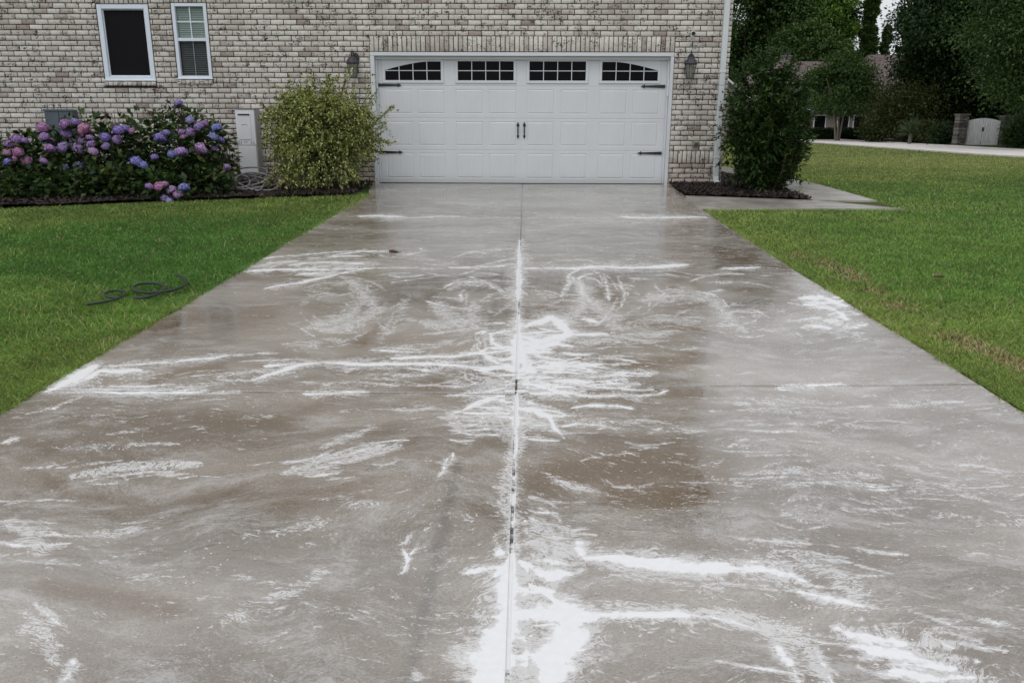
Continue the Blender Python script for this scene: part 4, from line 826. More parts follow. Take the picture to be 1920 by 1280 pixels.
pp = empty('water_pipe', (-5.0, WY, .5), 'dark grey pipe bending down the brick left of the water heater', 'pipe')
mb = MB(); P_ = [at(395, 289, WY-.05), at(424, 289, WY-.05), at(428, 293, WY-.05), at(430, 322, WY-.05), at(434, 328, WY-.06), at(460, 331, WY-.09), at(492, 332, WY-.09)]
mb.tube(P_, .017, 8); mb.build('tube', PIPE, pp, True)
for p in (P_[2], P_[4]): MB().lathe([(.022, -.03), (.024, -.01), (.024, .01), (.022, .03)], tuple(p), 10).build('fitting', PIPE, pp, True)

def catmull(pts, n=8, closed=False):
    P = [np.array(p, float) for p in pts]; out = []; m = len(P)
    for i in range(m if closed else m-1):
        p0, p1, p2, p3 = (P[(i-1) % m] if closed or i > 0 else P[0]), P[i], P[(i+1) % m], (P[(i+2) % m] if closed or i+2 < m else P[-1])
        for k in range(n):
            t = k/n; out.append(.5*((2*p1)+(-p0+p2)*t+(2*p0-5*p1+4*p2-p3)*t*t+(-p0+3*p1-3*p2+p3)*t**3))
    if not closed: out.append(P[-1])
    return out
# grey hose coil by the wall
HOSE = simple('faded_grey_hose', (.20, .185, .19), .55, 0, .2, 12)
pts = []; t = 0
cc = [(440, 357), (478, 354), (455, 359), (492, 356), (432, 360), (466, 357), (484, 361), (450, 354)]
for i, (cx, cy) in enumerate(cc):
    g0 = gr(cx, cy); ra, rb = random.uniform(.22, .40), random.uniform(.16, .30); tx, ty = random.uniform(-.25, .25), random.uniform(.15, .55); ph = i*.9
    for k in range(9):
        a = 2*pi*k/9*1.06+ph; X_ = g0[0]+ra*cos(a)*(1+.12*sin(2*a+i)); Y_ = max(g0[1]+rb*sin(a)+.05, 11.45)
        Z_ = float(H(Y_))+.025+max(0, .05+tx*cos(a)*ra+ty*rb*(1+sin(a))*.9)*(.35+.12*i); pts.append(np.array([X_, Y_, min(Z_, .62)]))
pts = [at(455, 330, WY-.09), at(485, 334, WY-.2), at(510, 345, 13.0)]+pts
mb = MB().tube(catmull(pts, 6), .0115, 7); tag(mb.build('garden_hose', HOSE, None, True), 'faded grey hose heaped in loose coils on the mulch below the water heater', 'hose')
mb = MB(); a, b = gr(388, 358), gr(445, 349); a[2] += .05; b[2] += .07
mb.tube([a, a*.5+b*.5, b], [.016, .014, .012], 8); wd_ = mb.build('spray_wand', simple('pale_grey_metal', (.38, .42, .44), .35, .4), None, True); tag(wd_, 'pale metal spray wand lying between the hydrangeas and hose coils', 'wand')
# black hose on the lawn
BH = simple('black_rubber_hose', (.018, .019, .024), .45, 0, .25, 25)
def gp(pts, lift=.03): 
    out = []
    for p in pts:
        q = gr(p[0], p[1]); q[2] += lift+(p[2] if len(p) > 2 else 0); out.append(q)
    return out
c1 = [(165,581),(195,576),(222,569),(235,562),(234,556),(216,554),(200,558),(198,563),(208,567),(222,568)]
tag(MB().tube(catmull(gp(c1, .036), 8), .008, 8).build('soaker_hose', BH, None, True), 'thin black hose with one small ring on the left lawn, left of the bigger coil', 'hose')
c2 = [(252,569),(275,568),(298,561),(311,552),(308,545),(290,541),(265,542),(252,548),(256,555),(275,559),(300,558),(325,554),(345,546),(352,538),(345,530),(331,525)]
tag(MB().tube(catmull(gp(c2, .040), 8), [.0095]*(15*8+1), 8).build('soaker_hose', BH, None, True), 'black hose in one large open coil on the left lawn by the driveway', 'hose')

# dead leaves
LEAF = simple('dead_brown_leaf', (.10, .052, .032), .6, 0, .4, 60)
LEAF2 = simple('tan_dead_leaf', (.26, .17, .11), .7, 0, .3, 60)
def dead_leaf(p, s, m, label, rot):
    n = 9; V = []; 
    for i in range(n):
        t = i/(n-1); wdt = sin(pi*min(1, t*1.05+.02))**.8*s*.42
        for k in range(5):
            u = (k-2)/2; x = (t-.5)*s*2; y = u*wdt; z = .35*s*abs(u)**1.5*(.4+sin(t*3+1))+.25*s*(t-.4)**2*2+random.uniform(0, .03)*s
            V.append((x, y, z))
    V = np.array(V); c, s_ = cos(rot), sin(rot); V = np.c_[V[:, 0]*c-V[:, 1]*s_, V[:, 0]*s_+V[:, 1]*c, V[:, 2]] + np.array(p)
    I = np.arange(n*5).reshape(n, 5); q = np.c_[I[:-1, :-1].ravel(), I[:-1, 1:].ravel(), I[1:, 1:].ravel(), I[1:, :-1].ravel()]
    o = npmesh('dead_leaf', V, q, m, None, True); md = o.modifiers.new('s', 'SOLIDIFY'); md.thickness = .0015
    tag(o, label, 'leaf')
p = gr(741, 475); p[2] += .004; dead_leaf(p, .055, LEAF, 'curled dark brown dead leaf on the wet driveway', .3)
p = gr(1763, 530); p[2] += .04; dead_leaf(p, .06, LEAF2, 'pale tan dead leaf lying on the right lawn', .1)

# ---------------------------------------------------------------- foliage
def leaves(P, D, L, Wd, up_bias=.5, fold=.25):
    """P base (n,3), D unit direction (n,3), L length, Wd width -> 5-vertex leaves folded at the midrib"""
    m = len(P); nrm = rng.normal(0, 1, (m, 3)); nrm[:, 2] = np.abs(nrm[:, 2])+up_bias*2
    s = np.cross(D, nrm); s /= np.linalg.norm(s, axis=1)[:, None]+1e-9; nn = np.cross(s, D)
    L = np.broadcast_to(L, (m,))[:, None]; Wd = np.broadcast_to(Wd, (m,))[:, None]
    a = P; b = P+D*L*.45+s*Wd*.5+nn*Wd*fold; c = P+D*L-nn*L*.12; d = P+D*L*.45-s*Wd*.5+nn*Wd*fold; e = P+D*L*.5
    V = np.stack([a, b, c, d, e], 1).reshape(-1, 3); I = np.arange(m)[:, None]*5
    F = np.concatenate([I+np.array([0, 1, 4]), I+np.array([4, 1, 2]), I+np.array([0, 4, 3]), I+np.array([4, 2, 3])])
    return V, F
def unit(v): return v/(np.linalg.norm(v, axis=1)[:, None]+1e-9)
def blob_pts(c, r, n, shell=.55, rag=.25):
    u = unit(rng.normal(0, 1, (n, 3))); k = 1+rag*(fbm(u[:, 0]*2.3+c[0], u[:, 1]*2.3+u[:, 2]*1.7+c[1])-.5)*2
    rad = (shell+(1-shell)*rng.random(n)**.6)*k; return np.array(c)+u*rad[:, None]*np.array(r), u
def crown(name, clumps, n_per, L, Wd, m, parent, rag=.35, shell=.2):
    Ps, Ds = [], []
    for c, r in clumps:
        nn_ = max(8, int(n_per*(r[0]*r[2])/(clumps[0][1][0]*clumps[0][1][2]))); u = rng.normal(0, 1, (nn_, 3)); q_ = np.linalg.norm(u, axis=1)[:, None]; u = u/q_; p = np.array(c)+u*np.minimum(q_*.52, 1.25)*np.array(r)*(1+.5*(rng.random((nn_, 1))-.5)); Ps.append(p); Ds.append(unit(u*.7+rng.normal(0, .6, u.shape)+np.array([0, 0, -.1])))
    P = np.concatenate(Ps); D = np.concatenate(Ds); k = rng.uniform(.6, 1.25, len(P))
    V, Fc = leaves(P, D, L*k, Wd*k); return npmesh(name, V, Fc, m, parent)
BARK = simple('tree_bark', (.075, .062, .05), .9, 0, .35, 6, .6)
def tree(x, y, h, rx, ry, z0, label, m, nclump, n_per, L, name='tree', cat='tree', group=None, trunk_r=.22, shape='round', seed=1, fine=1.0):
    R = random.Random(seed); zb = float(H(y)); T = empty(name, (x, y, zb), label, cat, group)
    tr_ = MB(); cl_ = []
    zc = (z0+h)/2; rz = (h-z0)/2
    tr_.tube([(x, y, zb-.1), (x+.1, y, zb+h*.25), (x-.1, y+.1, zb+h*.55), (x, y, zb+h*.85)], [trunk_r, trunk_r*.75, trunk_r*.45, trunk_r*.12], 8)
    for i in range(nclump):
        a = R.uniform(0, 2*pi); t = R.uniform(-1, 1)
        if shape == 'cone': f = .15+.85*(1-(t+1)/2)**.8
        elif shape == 'spire': f = .15+.85*(1-(t+1)/2)**.8
        elif shape == 'column': f = .75+.25*R.random()
        else: f = math.sqrt(max(.05, 1-t*t*.85))
        d = R.uniform(.45, 1.0)*f; cx, cy, cz = x+rx*d*cos(a), y+ry*d*sin(a), zb+zc+rz*t*.92
        s = R.uniform(.20, .42)*(rx+ry)/2*(.6+.4*f)+(.25 if rx > 2 else -.12+R.random()*.2); cl_.append(((cx, cy, cz), (s*1.15, s*1.15, s*.72)))
        if i % 3 == 0: tr_.tube([(x, y, max(zb+h*.12, cz-rz*.35)), ((x+cx)/2, (y+cy)/2, cz-rz*.12), (cx, cy, cz)], [trunk_r*.3, trunk_r*.2, trunk_r*.06], 5)
    cl_.insert(0, ((x, y, zb+zc), (rx*.5, ry*.5, rz*.6))) if False else None
    tr_.build('trunk', BARK, T, True); crown('crown', cl_, n_per, L, L*.55, m, T)
    return T

# shrub leaf materials
VAR = leafmat('variegated_leaf', [(0, (.04, .055, .014)), (.3, (.17, .20, .05)), (.6, (.38, .40, .13)), (.82, (.68, .69, .32)), (1, (.85, .84, .52))], .5, .3, nz=(5, (.70, .75, .6)))
DRK = leafmat('laurel_leaf', [(0, (.012, .030, .008)), (.6, (.028, .062, .014)), (1, (.06, .105, .022))], .5, .2, .22)
HYL = leafmat('hydrangea_leaf', [(0, (.010, .024, .007)), (.5, (.028, .058, .015)), (.88, (.060, .105, .028)), (1, (.15, .17, .06))], .5, .22, .3)
TWIG = simple('brown_twig', (.07, .05, .035), .8, 0, .3, 20)
def sprays(c, r, n, per, L, droop, rag=.3, shell=.6, zmin=None, outw=.8):
    P0, u = blob_pts(c, r, n, shell, rag)
    if zmin is not None: P0[:, 2] = np.maximum(P0[:, 2], zmin+rng.uniform(0, .15, n))
    D0 = unit(u*outw+rng.normal(0, .4, u.shape)+np.array([0, 0, -droop])); t = rng.random((n, per))[:, :, None]
    P = P0[:, None]+D0[:, None]*t*L+np.array([0, 0, -1.])*(t**2)*L*droop*.6+rng.normal(0, .008, (n, per, 3)); D = D0[:, None]*.7+rng.normal(0, .6, (n, per, 3))
    return P.reshape(-1, 3), unit(D.reshape(-1, 3))
# variegated arching shrub
def arching_shrub():
    c = np.array([-3.22, 12.85, float(H(12.85))]); T = empty('variegated_shrub', tuple(c), 'rounded yellow-green variegated shrub with arching twigs left of the garage door', 'shrub')
    tw = MB(); Ps, Ds, Ls = [], [], []
    for i in range(430):
        a = rng.uniform(0, 2*pi); reach = rng.uniform(.15, .72)**.85; top = (1.55-.72*reach**2.0)*rng.uniform(.45, 1.0)
        if cos(a) > 0.3: reach *= 1.08
        e = c+np.array([cos(a)*reach*1.0, sin(a)*reach*.62-.05, top]); mid = c+np.array([cos(a)*reach*.45, sin(a)*reach*.3, top*.82])
        droop = rng.uniform(.02, .26)*reach; tip = e+np.array([cos(a)*.17, sin(a)*.10, -droop])
        pts = catmull([c+np.array([cos(a)*.06, sin(a)*.06, .0]), mid, e, tip], 9)
        if i % 3 == 0: tw.tube(pts[::3]+[pts[-1]], [.006*(1-k/(len(pts[::3])+1))+.0012 for k in range(len(pts[::3])+1)], 4)
        for k in range(7, len(pts)):
            for s in range(3):
                q = pts[k-1]+(pts[k]-pts[k-1])*rng.random(); d = pts[k]-pts[k-1]; d = d/(np.linalg.norm(d)+1e-9); r_ = rng.normal(0, .75, 3)
                Ps.append(q+rng.normal(0, .014, 3)); Ds.append(d*.6+r_)
    # long stray twigs reaching over the door frame, side and bottom
    for (x, z, y) in ((-2.02, 1.56, 12.75), (-2.12, 1.32, 12.65), (-2.05, 1.04, 12.6), (-2.2, .88, 12.6), (-2.3, 1.7, 12.8), (-3.7, 1.9, 12.9), (-2.75, 2.06, 12.95), (-3.95, .42, 12.3), (-3.8, .36, 12.2), (-3.6, .40, 12.15), (-4.05, 1.5, 12.7), (-3.0, 2.0, 12.9), (-3.3, 1.98, 12.9), (-2.5, .5, 12.3), (-2.7, .42, 12.2)):
        for rep in range(3):
            e = np.array([x, y, z])+rng.normal(0, .05, 3); pts = catmull([c+np.array([0, 0, .3]), c*.45+e*.55+np.array([0, 0, .30 if z < 1.2 else .12]), e], 14)
            tw.tube(pts[::4]+[pts[-1]], .003, 4)
            for k in range(10, len(pts)):
                for s in range(4): q = pts[k-1]+(pts[k]-pts[k-1])*rng.random(); d = pts[k]-pts[k-1]; Ps.append(q+rng.normal(0, .01, 3)); Ds.append(d/np.linalg.norm(d)*.7+rng.normal(0, .7, 3))
    P1, D1 = sprays(c+np.array([.03, -.02, .98]), (.68, .50, .60), 560, 17, .27, .45, .95, .6, c[2]+.1)
    P2, D2 = sprays(c+np.array([-.08, -.10, .50]), (.56, .45, .42), 420, 16, .17, .7, .4, .75, c[2]+.06)
    P3, D3 = sprays(c+np.array([.0, 0, .9]), (.5, .3, .5), 220, 14, .17, .3, .4, .1, c[2]+.1)
    P = np.concatenate([np.array(Ps), P1, P2, P3]); D = np.concatenate([unit(np.array(Ds)), D1, D2, D3]); k = rng.uniform(.6, 1.2, len(P)); V, Fc = leaves(P, D, .048*k, .024*k, .5)
    tw.build('stem', TWIG, T); npmesh('foliage', V, Fc, VAR, T)
arching_shrub()
def upright_shrub():
    c = np.array([3.76, 12.75, float(H(12.75))]); T = empty('laurel_shrub', tuple(c), 'tall dark green glossy shrub at the right corner of the house', 'shrub')
    tw = MB(); Ps, Ds = [], []
    for i in range(300):
        a = rng.uniform(0, 2*pi); reach = rng.uniform(.05, .60); hgt = rng.uniform(.3, 1.78)*(1-.22*(reach/.6)**2)
        prof = np.interp(hgt, [0, .3, .8, 1.4, 1.8], [.55, .70, 1.0, 1.0, .72]); reach *= prof
        e = c+np.array([cos(a)*reach*1.0, sin(a)*reach*.9, hgt]); b = c+np.array([cos(a)*reach*.4, sin(a)*reach*.4, 0])
        pts = catmull([b, (b+e)/2+np.array([cos(a)*.08, sin(a)*.08, 0]), e, e+np.array([cos(a)*.05, sin(a)*.05, .14])], 8)
        if i % 2 == 0: tw.tube(pts[::4]+[pts[-1]], .006, 4)
        for k in range(5, len(pts)):
            for s in range(3):
                q = pts[k-1]+(pts[k]-pts[k-1])*rng.random(); an = rng.uniform(0, 2*pi); Ps.append(q+rng.normal(0, .025, 3)); Ds.append(np.array([cos(an), sin(an), rng.uniform(-.35, .7)]))
        for s in range(9): an = s*.7+a; Ps.append(pts[-1]); Ds.append(np.array([cos(an), sin(an), rng.uniform(-.1, .9)]))
    for (x, z) in ((3.70, 2.38), (3.66, 2.3), (4.05, 2.28), (4.08, 2.2), (3.55, 2.05), (4.3, 1.98), (4.42, 1.5), (4.48, 1.15), (4.3, .8), (3.28, 1.45), (3.25, 1.85)):
        e = np.array([x, 12.7, z]); b = c+np.array([(x-c[0])*.5, 0, max(.3, z-1.0)]); pts = catmull([b, (b+e)/2+np.array([.03, 0, .03]), e], 10); tw.tube(pts[::3]+[pts[-1]], .005, 4)
        for k in range(6, len(pts)):
            for s in range(3): an = rng.uniform(0, 2*pi); Ps.append(pts[k]); Ds.append(np.array([cos(an), sin(an), rng.uniform(-.2, .7)]))
    P1, D1 = sprays(c+np.array([-.02, 0, .95]), (.58, .50, .88), 560, 12, .20, -.25, .75, .7, c[2]+.1)
    P2, D2 = sprays(c+np.array([0, 0, .8]), (.5, .45, .75), 260, 12, .16, 0, .3, .1, c[2]+.08)
    P = np.concatenate([np.array(Ps), P1, P2]); D = np.concatenate([unit(np.array(Ds)), D1, D2]); k = rng.uniform(.6, 1.2, len(P)); V, Fc = leaves(P, D, .082*k, .030*k, .4)
    tw.build('stem', TWIG, T); npmesh('foliage', V, Fc, DRK, T)
upright_shrub()

# hydrangeas
def floret_mesh():
    V, Fq = [], []
    n = 150; R_ = 1.0
    for i in range(n):
        z = 1-1.65*(i+.5)/n; ph = i*2.39996; r = math.sqrt(max(0, 1-z*z)); c = np.array([r*cos(ph), r*sin(ph), z*.82])*R_*random.uniform(.82, 1.14)*(1+.12*math.sin(ph*1.7)*math.cos(z*4)); nrm = c/np.linalg.norm(c)
        t = np.cross(nrm, [0, 0, 1.]) if abs(nrm[2]) < .95 else np.array([1., 0, 0]); t /= np.linalg.norm(t); b = np.cross(nrm, t); a0 = random.uniform(0, pi)
        for k in range(4):
            a = a0+k*pi/2; d = t*cos(a)+b*sin(a); s = t*-sin(a)+b*cos(a); L = random.uniform(.20, .27); w_ = .10
            m = len(V); V += [tuple(c), tuple(c+d*L*.55+s*w_+nrm*.02), tuple(c+d*L+nrm*random.uniform(-.01, .05)), tuple(c+d*L*.55-s*w_+nrm*.02)]; Fq.append((m, m+1, m+2, m+3))
    # solid heart so the head is not see-through
    core = MB().lathe([(.05, -.6), (.42, -.5), (.66, -.25), (.72, 0), (.66, .3), (.42, .55), (.05, .66)], (0, 0, 0), 14); m = len(V); V += core.v; Fq += [tuple(i+m for i in f) for f in core.f]
    me = bpy.data.meshes.new('flower_head'); me.from_pydata(V, [], Fq); me.update(); return me
fm_, fn, fp, fo_ = mat('hydrangea_petal'); g = G(fn); oc = g.n('ShaderNodeObjectInfo').outputs['Color']
g.put(fp.inputs['Base Color'], g.mix(g.ss(g.rand(), 0, 1), g.mix(1.0, oc, (.60, .56, .70), 'MULTIPLY'), g.mix(.30, oc, (.85, .80, .95)))); fp.inputs['Roughness'].default_value = .6; fp.inputs['Specular IOR Level'].default_value = .2
FM = [floret_mesh() for i in range(3)]
for f_ in FM: f_.materials.append(fm_)
COLR = dict(p=(.30, .13, .42), k=(.46, .15, .34), v=(.20, .13, .50), b=(.15, .18, .56), l=(.36, .38, .66), q=(.42, .24, .52))
HF = [(60,865,30,'p'),(105,835,28,'p'),(150,845,20,'p'),(75,828,15,'k'),(45,920,20,'k'),(110,912,26,'k'),(90,948,14,'k'),(50,970,22,'v'),(98,972,15,'k'),(157,962,30,'k'),
(255,765,33,'k'),(265,822,27,'p'),(297,852,27,'p'),(300,896,28,'p'),(262,968,20,'p'),(375,885,32,'p'),(390,745,30,'p'),(450,735,26,'v'),(400,797,31,'p'),(505,780,36,'k'),(500,840,28,'q'),(540,828,20,'p'),(548,868,28,'p'),(475,890,34,'p'),(560,910,25,'q'),(385,1010,25,'v'),(470,997,26,'v'),
(632,822,27,'v'),(638,877,24,'p'),(703,838,26,'q'),(710,780,28,'v'),(750,780,28,'v'),(790,785,18,'k'),(1072,622,24,'v'),(1138,720,22,'l'),(965,830,34,'v'),(998,797,20,'v'),(1092,795,20,'p'),(1100,820,16,'k'),(1145,792,28,'p'),(1195,760,28,'p'),(1228,742,20,'p'),(1300,768,28,'b'),(1285,818,27,'b'),(1325,840,20,'v'),(1288,892,18,'p'),(1205,895,32,'q'),(1088,913,30,'q'),(1035,926,26,'b'),(927,943,20,'v'),(820,970,32,'b'),(862,990,25,'b'),(1363,1005,18,'p'),
(895,1120,20,'p'),(952,1120,27,'k'),(988,1105,18,'k'),(1030,1143,25,'q'),(1103,1130,27,'b'),(1070,1168,26,'p'),(988,1187,20,'q'),(1018,1203,20,'l')]
def hydrangea(label, px0, px1, sel, blobs, n_leaf):
    """blobs: (px, py, Y, rx, ry, rz)"""
    cx = at((px0+px1)/2, 330, 12.4)[0]; T = empty('hydrangea', (cx, 12.4, float(H(12.4))), label, 'shrub', 'hydrangea shrubs along the brick wall'); ST = MB(); Ps, Ds, Lf = [], [], []
    for (bx, by, Y, rx, ry_, rz) in blobs:
        c = at(bx, by, Y); nl = int(n_leaf*rx*rz*4); P, u = blob_pts(c, (rx, ry_, rz), nl, .55, .4); P[:, 2] = np.maximum(P[:, 2], H(P[:, 1])+.03); Ps.append(P); Ds.append(unit(u*np.array([1, 1, .5])+rng.normal(0, .45, u.shape)))
        for s in range(14):
            e = np.array(c)+rng.normal(0, .5, 3)*np.array((rx, ry_, rz)); b = np.array([c[0]+rng.normal(0, .12), 12.5, float(H(12.5))]); ST.tube([b, (b+e)/2, e], [.010, .007, .004], 4)
    for j, (fx, fy, fr, cc_) in enumerate(sel):
        px, py = fx/3.2, fy/3.2; Y = (12.0 if py < 280 else 11.7 if py < 320 else 11.0) + rng.uniform(-.12, .12)
        if py < 200: Y = 12.5
        c = at(px, py, Y); r_ = fr/3.2/F*12.3*1.02
        o = bpy.data.objects.new('flower_head', FM[j % 3]); COL.objects.link(o); o.parent = T; o.location = c-ROOT[T.name]; o.scale = (r_*1.02, r_, r_*.95); o.rotation_euler = (radians(28)+rng.normal(0, .25), rng.normal(0, .25), rng.uniform(0, 6)); o.color = (*[max(0, v*rng.uniform(.85, 1.15)) for v in COLR[cc_]], 1)
        ST.tube([c+np.array([rng.normal(0, .04), .35, -.35]), c+np.array([0, .08, -.08]), c], [.008, .006, .005], 5)
        # collar of leaves under each head
        for s in range(9): a = s*.75+j; Ps.append((c+np.array([0, .03, -.05]))[None]); Ds.append(unit(np.array([[cos(a), sin(a)-.2, rng.uniform(-.5, .25)]])))
    P = np.concatenate(Ps); D = np.concatenate(Ds); k = rng.uniform(.6, 1.2, len(P)); V, Fc = leaves(P, D, .125*k, .078*k, .6, .15)
    ST.build('stem', TWIG, T); npmesh('foliage', V, Fc, HYL, T)
hydrangea('leftmost hydrangea shrub, low with mostly pink and purple blooms', 0, 60, HF[:10], [(-60, 318, 12.45, .7, .6, .48), (20, 318, 12.4, .6, .6, .48), (60, 330, 12.2, .4, .5, .4), (-40, 358, 11.2, .8, .45, .3), (40, 358, 11.35, .6, .4, .3)], 620)
hydrangea('hydrangea shrub with purple blooms in front of the grey utility box', 70, 190, HF[10:27], [(100, 305, 12.45, .55, .6, .50), (158, 298, 12.4, .5, .6, .58), (130, 335, 12.1, .7, .5, .4), (110, 352, 11.5, .6, .4, .3), (175, 350, 11.6, .5, .4, .3)], 620)
hydrangea('wide hydrangea shrub nearest the water heater with violet and blue blooms and one tall bloom', 200, 430, HF[27:53], [(225, 300, 12.45, .5, .55, .55), (290, 290, 12.5, .5, .55, .62), (345, 290, 12.5, .5, .55, .66), (390, 290, 12.45, .36, .5, .56), (250, 335, 12.1, .6, .5, .4), (350, 335, 12.15, .65, .5, .4), (235, 350, 11.65, .5, .4, .28), (385, 345, 11.9, .4, .35, .25), (338, 215, 12.5, .06, .06, .12)], 640)
hydrangea('small low hydrangea clump with pink and blue blooms at the grass edge', 275, 350, HF[53:], [(310, 355, 11.45, .36, .25, .2), (290, 345, 11.6, .3, .25, .2), (320, 372, 11.2, .16, .12, .12)], 700)
# dry seed heads and bare twigs above the hydrangeas
DRY = simple('dry_stem', (.13, .075, .065), .8); b0 = at(240, 280, 12.7)
dt = empty('dry_stems', tuple(b0), 'bare brown stems with two dried flower heads rising above the hydrangeas', 'dead stems'); db = MB()
for px, py in ((200, 217), (286, 212)):
    c = at(px, py, 12.7); b = at(px+4, 280, 12.7); db.tube([b, (b+c)/2+np.array([.02, 0, 0]), c], .004, 4); hd = MB()
    for i in range(60): e = c+unit(rng.normal(0, 1, (1, 3)))[0]*rng.uniform(.03, .065); hd.tube([c, e], [.002, .006], 3)
    hd.build('dried_head', DRY, dt)
for i in range(34):
    px = rng.uniform(85, 400); b = at(px, 275, 12.7); e = at(px+rng.normal(0, 9), rng.uniform(205, 250), 12.7); db.tube([b, (b+e)/2+rng.normal(0, .015, 3), e], [.004, .003, .0015], 4)
db.build('stem', DRY, dt)
# tiny weed in the right bed
wd2 = MB(); c = gr(1498, 368); 
wd2.tube([c+np.array([0, 0, -.02]), c+np.array([.01, 0, .07]), c+np.array([-.01, 0, .16])], .002, 4)
V, Fc = leaves(c+rng.normal(0, .02, (26, 3))*np.array([1, 1, 0])+np.c_[np.zeros(26), np.zeros(26), rng.uniform(.03, .17, 26)], unit(rng.normal(0, 1, (26, 3))), .03, .014)
wt = empty('weed', tuple(c), 'small green weed sprouting at the edge of the right mulch bed', 'plant'); wd2.build('stem', TWIG, wt); npmesh('foliage', V, Fc, VAR, wt)

# ---------------------------------------------------------------- far side of the street
T_D = leafmat('dark_tree_leaf', [(0, (.010, .026, .009)), (.6, (.024, .052, .014)), (1, (.048, .088, .026))], .55, .18, .25)
T_M = leafmat('mid_tree_leaf', [(0, (.024, .054, .014)), (.6, (.052, .10, .024)), (1, (.10, .155, .044))], .55, .2, .25)
T_L = leafmat('light_tree_leaf', [(0, (.06, .13, .02)), (.6, (.13, .25, .045)), (1, (.24, .36, .08))], .55, .3, .25)
T_O = leafmat('olive_shrub_leaf', [(0, (.020, .032, .008)), (.6, (.042, .058, .014)), (1, (.075, .090, .025))], .55, .2, .25)
def PX(px, d): return (px-984)/F*d*.967
GRP = 'tall trees beyond the neighbouring house'
tree(PX(1385, 100), 100, 20, 7.5, 6, 1.5, 'dark broad tree right beside the house corner, beyond the neighbouring roof', T_M, 60, 900, .42, group=GRP, seed=3)
tree(PX(1462, 104), 104, 21, 5.5, 6, 2, 'dark green tree behind the neighbouring chimney', T_D, 60, 900, .42, group=GRP, seed=4)
tree(PX(1535, 98), 98, 17.5, 2.4, 3.5, 1.5, 'bright green tree between the dark trees and the sky gap', T_L, 46, 700, .38, group=GRP, seed=5)
tree(PX(1490, 92), 92, 11.0, 3.8, 4, 1.5, 'mid-green tree just behind the neighbouring roof ridge', T_M, 44, 800, .38, group=GRP, seed=15)
tree(PX(1604, 95), 95, 14.8, .95, .95, 3, 'slender spiky tree rising alone beside the sky gap', T_M, 70, 80, .50, group=GRP, seed=6, shape='cone')
tree(PX(1636, 100), 100, 12.6, .8, .8, 3, 'second slender tree at the left edge of the sky gap', T_M, 60, 80, .50, group=GRP, seed=16, shape='cone')
tree(PX(1600, 112), 112, 9.6, 7, 5, 1, 'low wide tree under the sky gap behind the roofs', T_M, 40, 700, .45, group=GRP, seed=26)
GR2 = 'big trees along the street'
tree(PX(1772, 66), 66, 16.5, 3.3, 4.3, 1.2, 'massive dark tree right of the sky gap behind the olive shrub', T_D, 74, 1000, .30, group=GR2, seed=7, trunk_r=.35)
tree(PX(1800, 70), 70, 17, 4.2, 4, .6, 'dark tree behind the stone gate pillar', T_D, 60, 900, .30, group=GR2, seed=17, trunk_r=.35)
tree(PX(1950, 47), 47, 13.5, 4.0, 3.4, 2.2, 'large leafy tree at the right edge hanging over the white gate', T_M, 90, 900, .21, group=GR2, seed=8, trunk_r=.3)
tree(PX(2110, 54), 54, 15, 4.5, 5, 1.4, 'leafy tree mostly beyond the right edge behind the overhanging one', T_D, 70, 800, .24, group=GR2, seed=18, trunk_r=.3)
# crepe myrtle with several thin trunks
def myrtle(px, d, h, r, label, m, seed):
    x = PX(px, d); zb = float(H(d)); T = empty('ornamental_tree', (x, d, zb), label, 'tree'); R = random.Random(seed); tb = MB(); cl_ = []
    for i in range(7):
        a = i*.9; tb.tube([(x+.15*cos(a), d+.15*sin(a), zb), (x+.5*cos(a)+R.uniform(-.2, .2), d+.5*sin(a), zb+h*.35), (x+r*.6*cos(a), d+r*.5*sin(a), zb+h*.75)], [.09, .06, .02], 6)
    for i in range(46):
        a = R.uniform(0, 2*pi); t = R.uniform(-.75, 1); f = math.sqrt(max(.06, 1-max(0, t)**2)) ; q = R.uniform(.3, .95)*f; s = R.uniform(.24, .36)*r
        cl_.append(((x+r*q*cos(a), d+r*.9*q*sin(a), zb+h*.62+h*.34*t), (s*1.2, s*1.2, s*.7)))
    tb.build('trunk', simple('pale_bark', (.20, .17, .14), .8), T, True); crown('crown', cl_, 800, .22, .12, m, T)
myrtle(1568, 70, 6.7, 3.1, 'round ornamental tree with several slender trunks before the neighbouring house', T_M, 31)
def bush(px, d, w_, h, label, m, n=1400, L=.2, name='shrub', seed=1, dep=None, k=9):
    x = PX(px, d); zb = float(H(d)); T = empty(name, (x, d, zb), label, 'shrub'); R = random.Random(seed); cl_ = []; ST = MB()
    for i in range(k):
        t = R.uniform(-.8, .8); cl_.append(((x+t*w_*.38, d+R.uniform(-.4, .4)*(dep or w_*.5), zb+h*R.uniform(.3, .68)*(1-.3*t*t)), (w_*.24, (dep or w_*.5)*.5, h*.34)))
    for i in range(8): ST.tube([(x, d, zb), (x+R.uniform(-.4, .4)*w_, d, zb+h*.6)], [.03, .01], 5)
    ST.build('stem', BARK, T); crown('foliage', cl_, n, L, L*.5, m, T, .5, .3)
bush(1690, 64, 5.6, 4.7, 'tall loose olive-green shrub behind the spiky yucca', T_O, 1500, .2, seed=2, k=16)
bush(1650, 66, 3.0, 2.6, 'smaller olive shrub at the left foot of the tall olive shrub', T_O, 900, .2, seed=12)
bush(1768, 57, 1.8, 1.5, 'low dark shrub left of the stone gate pillar', T_D, 700, .16, seed=3)
bush(1735, 58.5, 2.0, 1.5, 'brownish low shrub between the yucca and the gate', T_O, 700, .16, seed=33)
bush(1905, 53, 2.6, 2.2, 'leafy green shrub right of the white gate', T_M, 1100, .16, seed=4)
bush(1950, 50, 3, 2.6, 'dark shrub at the far right edge under the overhanging tree', T_D, 1100, .16, seed=14)
